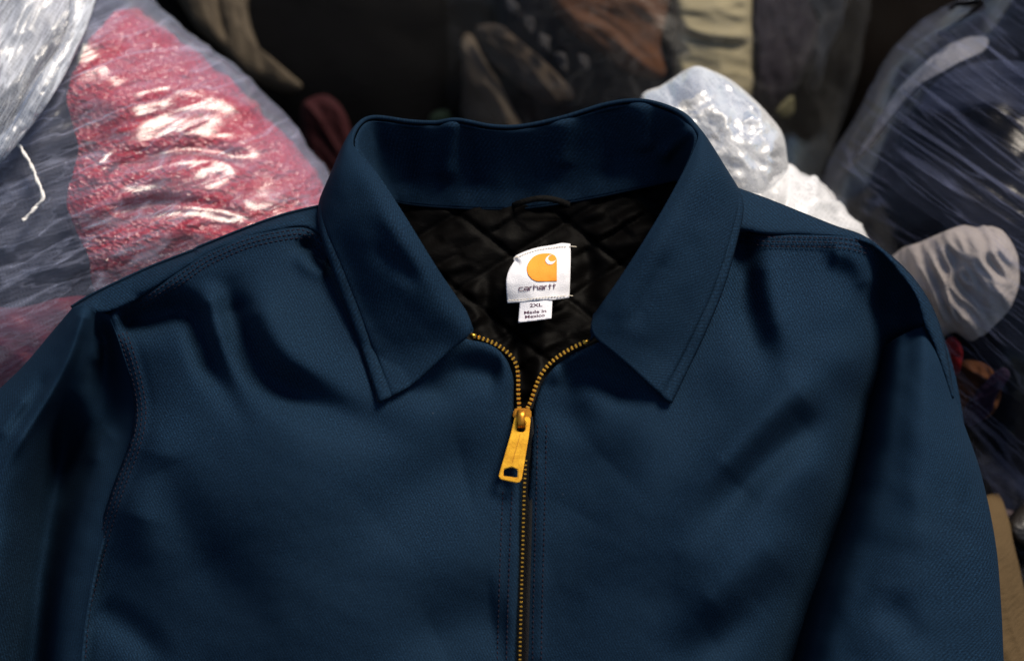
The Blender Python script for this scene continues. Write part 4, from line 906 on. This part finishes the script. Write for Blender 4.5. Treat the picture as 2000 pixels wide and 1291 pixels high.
# rear left bag, its deep shade put into near-black cloth and dulled film
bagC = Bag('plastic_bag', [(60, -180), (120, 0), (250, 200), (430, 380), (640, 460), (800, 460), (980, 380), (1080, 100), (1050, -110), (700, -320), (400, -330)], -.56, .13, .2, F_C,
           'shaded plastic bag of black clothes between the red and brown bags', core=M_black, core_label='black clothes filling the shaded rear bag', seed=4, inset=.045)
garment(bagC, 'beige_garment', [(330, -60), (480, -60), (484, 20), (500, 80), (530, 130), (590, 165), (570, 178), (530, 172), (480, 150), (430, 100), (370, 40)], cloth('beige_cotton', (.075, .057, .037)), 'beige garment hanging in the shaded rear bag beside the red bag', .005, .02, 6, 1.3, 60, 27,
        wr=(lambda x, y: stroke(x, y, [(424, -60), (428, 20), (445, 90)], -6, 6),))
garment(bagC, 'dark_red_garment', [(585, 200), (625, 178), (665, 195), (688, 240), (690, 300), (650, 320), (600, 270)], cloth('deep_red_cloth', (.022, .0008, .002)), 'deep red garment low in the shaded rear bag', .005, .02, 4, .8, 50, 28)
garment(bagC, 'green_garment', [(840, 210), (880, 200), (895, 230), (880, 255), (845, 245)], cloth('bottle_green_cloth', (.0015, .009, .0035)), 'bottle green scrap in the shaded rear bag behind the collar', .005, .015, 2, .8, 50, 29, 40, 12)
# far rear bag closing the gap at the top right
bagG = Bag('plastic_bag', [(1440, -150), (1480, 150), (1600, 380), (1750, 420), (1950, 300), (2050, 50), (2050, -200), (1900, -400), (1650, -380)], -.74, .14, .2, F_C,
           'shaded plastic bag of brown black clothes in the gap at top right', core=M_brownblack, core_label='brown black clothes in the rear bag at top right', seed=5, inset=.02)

# white knotted bag behind the right of the collar
def wrE(x, y):
    a = np.arctan2(y - 215, x - 1330); r = np.hypot(x - 1330, y - 215)
    return 2.5 * np.abs(np.sin(a * 6 + 3 * n2(x, y, 70, 2))) * np.clip(r / 60, 0, 1) + 6 * rn(x, y, 80, 43) + 1.6 * rn(x, y, 30, 44)
E_body = [(1360, 330), (1430, 318), (1520, 325), (1560, 335), (1610, 362), (1650, 415), (1692, 462), (1760, 560), (1740, 660), (1600, 700), (1400, 620), (1330, 450)]
bagE = Bag('white_bag', E_body, -.175, .05, .17, F_E, 'white translucent plastic bag with a gathered top, behind the right collar', core=cloth('white_clothes', (.55, .55, .54)), core_label='white stuffing inside the white bag behind the right collar', seed=6,
           wr=(lambda x, y: 3.5 * rn(x, y, 60, 45) + 1.0 * rn(x, y, 26, 46) + .25 * rn(x, y, 12, 47),), inset=.014, lump_amp=.004)
def lobe(name, outline, z0, hf, hb, mat, wr, seed):
    V, F, UV = lump(outline, z0, hf, hb, 140, 50, 0, (wr,), seed, .003)
    return V, F, UV
def film_lobe(name, outline, z0, hf, hb, mat, wr, seed):
    o = crom(outline, 150, True); c = o.mean(0); A = np.linspace(.03, math.pi - .03, 56); G = []; U = []
    for a in A:
        r = math.sin(a) ** .8; pt = c + (o - c) * r; zz = z0 + (hf if a < math.pi / 2 else hb) * math.cos(a)
        w = wr(pt[:, 0], pt[:, 1]) / 1000 * (1 if a < math.pi / 2 else -.3); G.append(toW(P(pt[:, 0], pt[:, 1], zz + w * abs(math.cos(a)) ** .3))); U.append(np.stack([pt[:, 0], -pt[:, 1]], 1) / 1000)
    world_obj(name, np.concatenate(G), grid_faces(56, 150, True, True), mat, np.concatenate(U), parent=bagE.o)
F_E2 = film('white_film_single', .35, (1.0, 1.0, 1.0), (1, 2.0), .8, .25, .2, .5, .0016, .3, .75, .2, 1.1, .22, .5, .6)
film_lobe('gathered_top', [(1252, 188), (1290, 168), (1318, 150), (1340, 136), (1362, 129), (1390, 138), (1430, 158), (1470, 192), (1502, 225), (1528, 260), (1537, 305), (1535, 345), (1480, 400), (1390, 400), (1310, 320), (1262, 250)], -.155, .035, .03, F_E2, wrE, 1)
film_lobe('inner_fold', [(1345, 150), (1372, 152), (1400, 185), (1450, 205), (1492, 228), (1508, 262), (1505, 320), (1470, 345), (1400, 320), (1365, 270), (1352, 210)], -.15, .022, .02, F_E, lambda x, y: 7 * rn(x, y, 56, 48) + 1.8 * rn(x, y, 22, 49) + stroke(x, y, [(1370, 190), (1420, 225), (1440, 250)], 7, 10) + stroke(x, y, [(1430, 255), (1470, 230), (1500, 250)], 6, 9), 2)

# clothes lying on the heap at the lower right
garment(bagF, 'tan_trousers', [(1890, 1000), (1930, 965), (1948, 990), (1960, 1050), (1976, 1110), (1996, 1200), (2016, 1300), (2040, 1420), (1980, 1470), (1880, 1400), (1850, 1200)], cloth('tan_canvas', (.070, .044, .018)), 'tan canvas trousers lying beside the right sleeve at lower right', -.03, .025, 5, 1.3, 70, 61, group='clothes lying loose on the heap')
garment(bagF, 'leather_jacket', [(1950, 1035), (1975, 985), (2020, 940), (2090, 920), (2130, 980), (2100, 1060), (2040, 1085), (1985, 1075)], cloth('black_brown_leather', (.010, .008, .007), rough=.45, spec=.5), 'dark leather garment at the right edge above the tan cloth', -.04, .03, 7, .5, 50, 62, group='clothes lying loose on the heap')
garment(bagF, 'plastic_strip', [(1978, 1114), (1986, 1094), (2004, 1062), (2034, 1036), (2042, 1050), (2012, 1080), (1992, 1112)], cloth('pale_blue_film', (.30, .36, .62), rough=.3, spec=.5), 'pale blue white strip of plastic at the right edge under the leather garment', -.062, .012, 1, 0, 20, 63, 40, 10, group='clothes lying loose on the heap', cat='plastic strip')
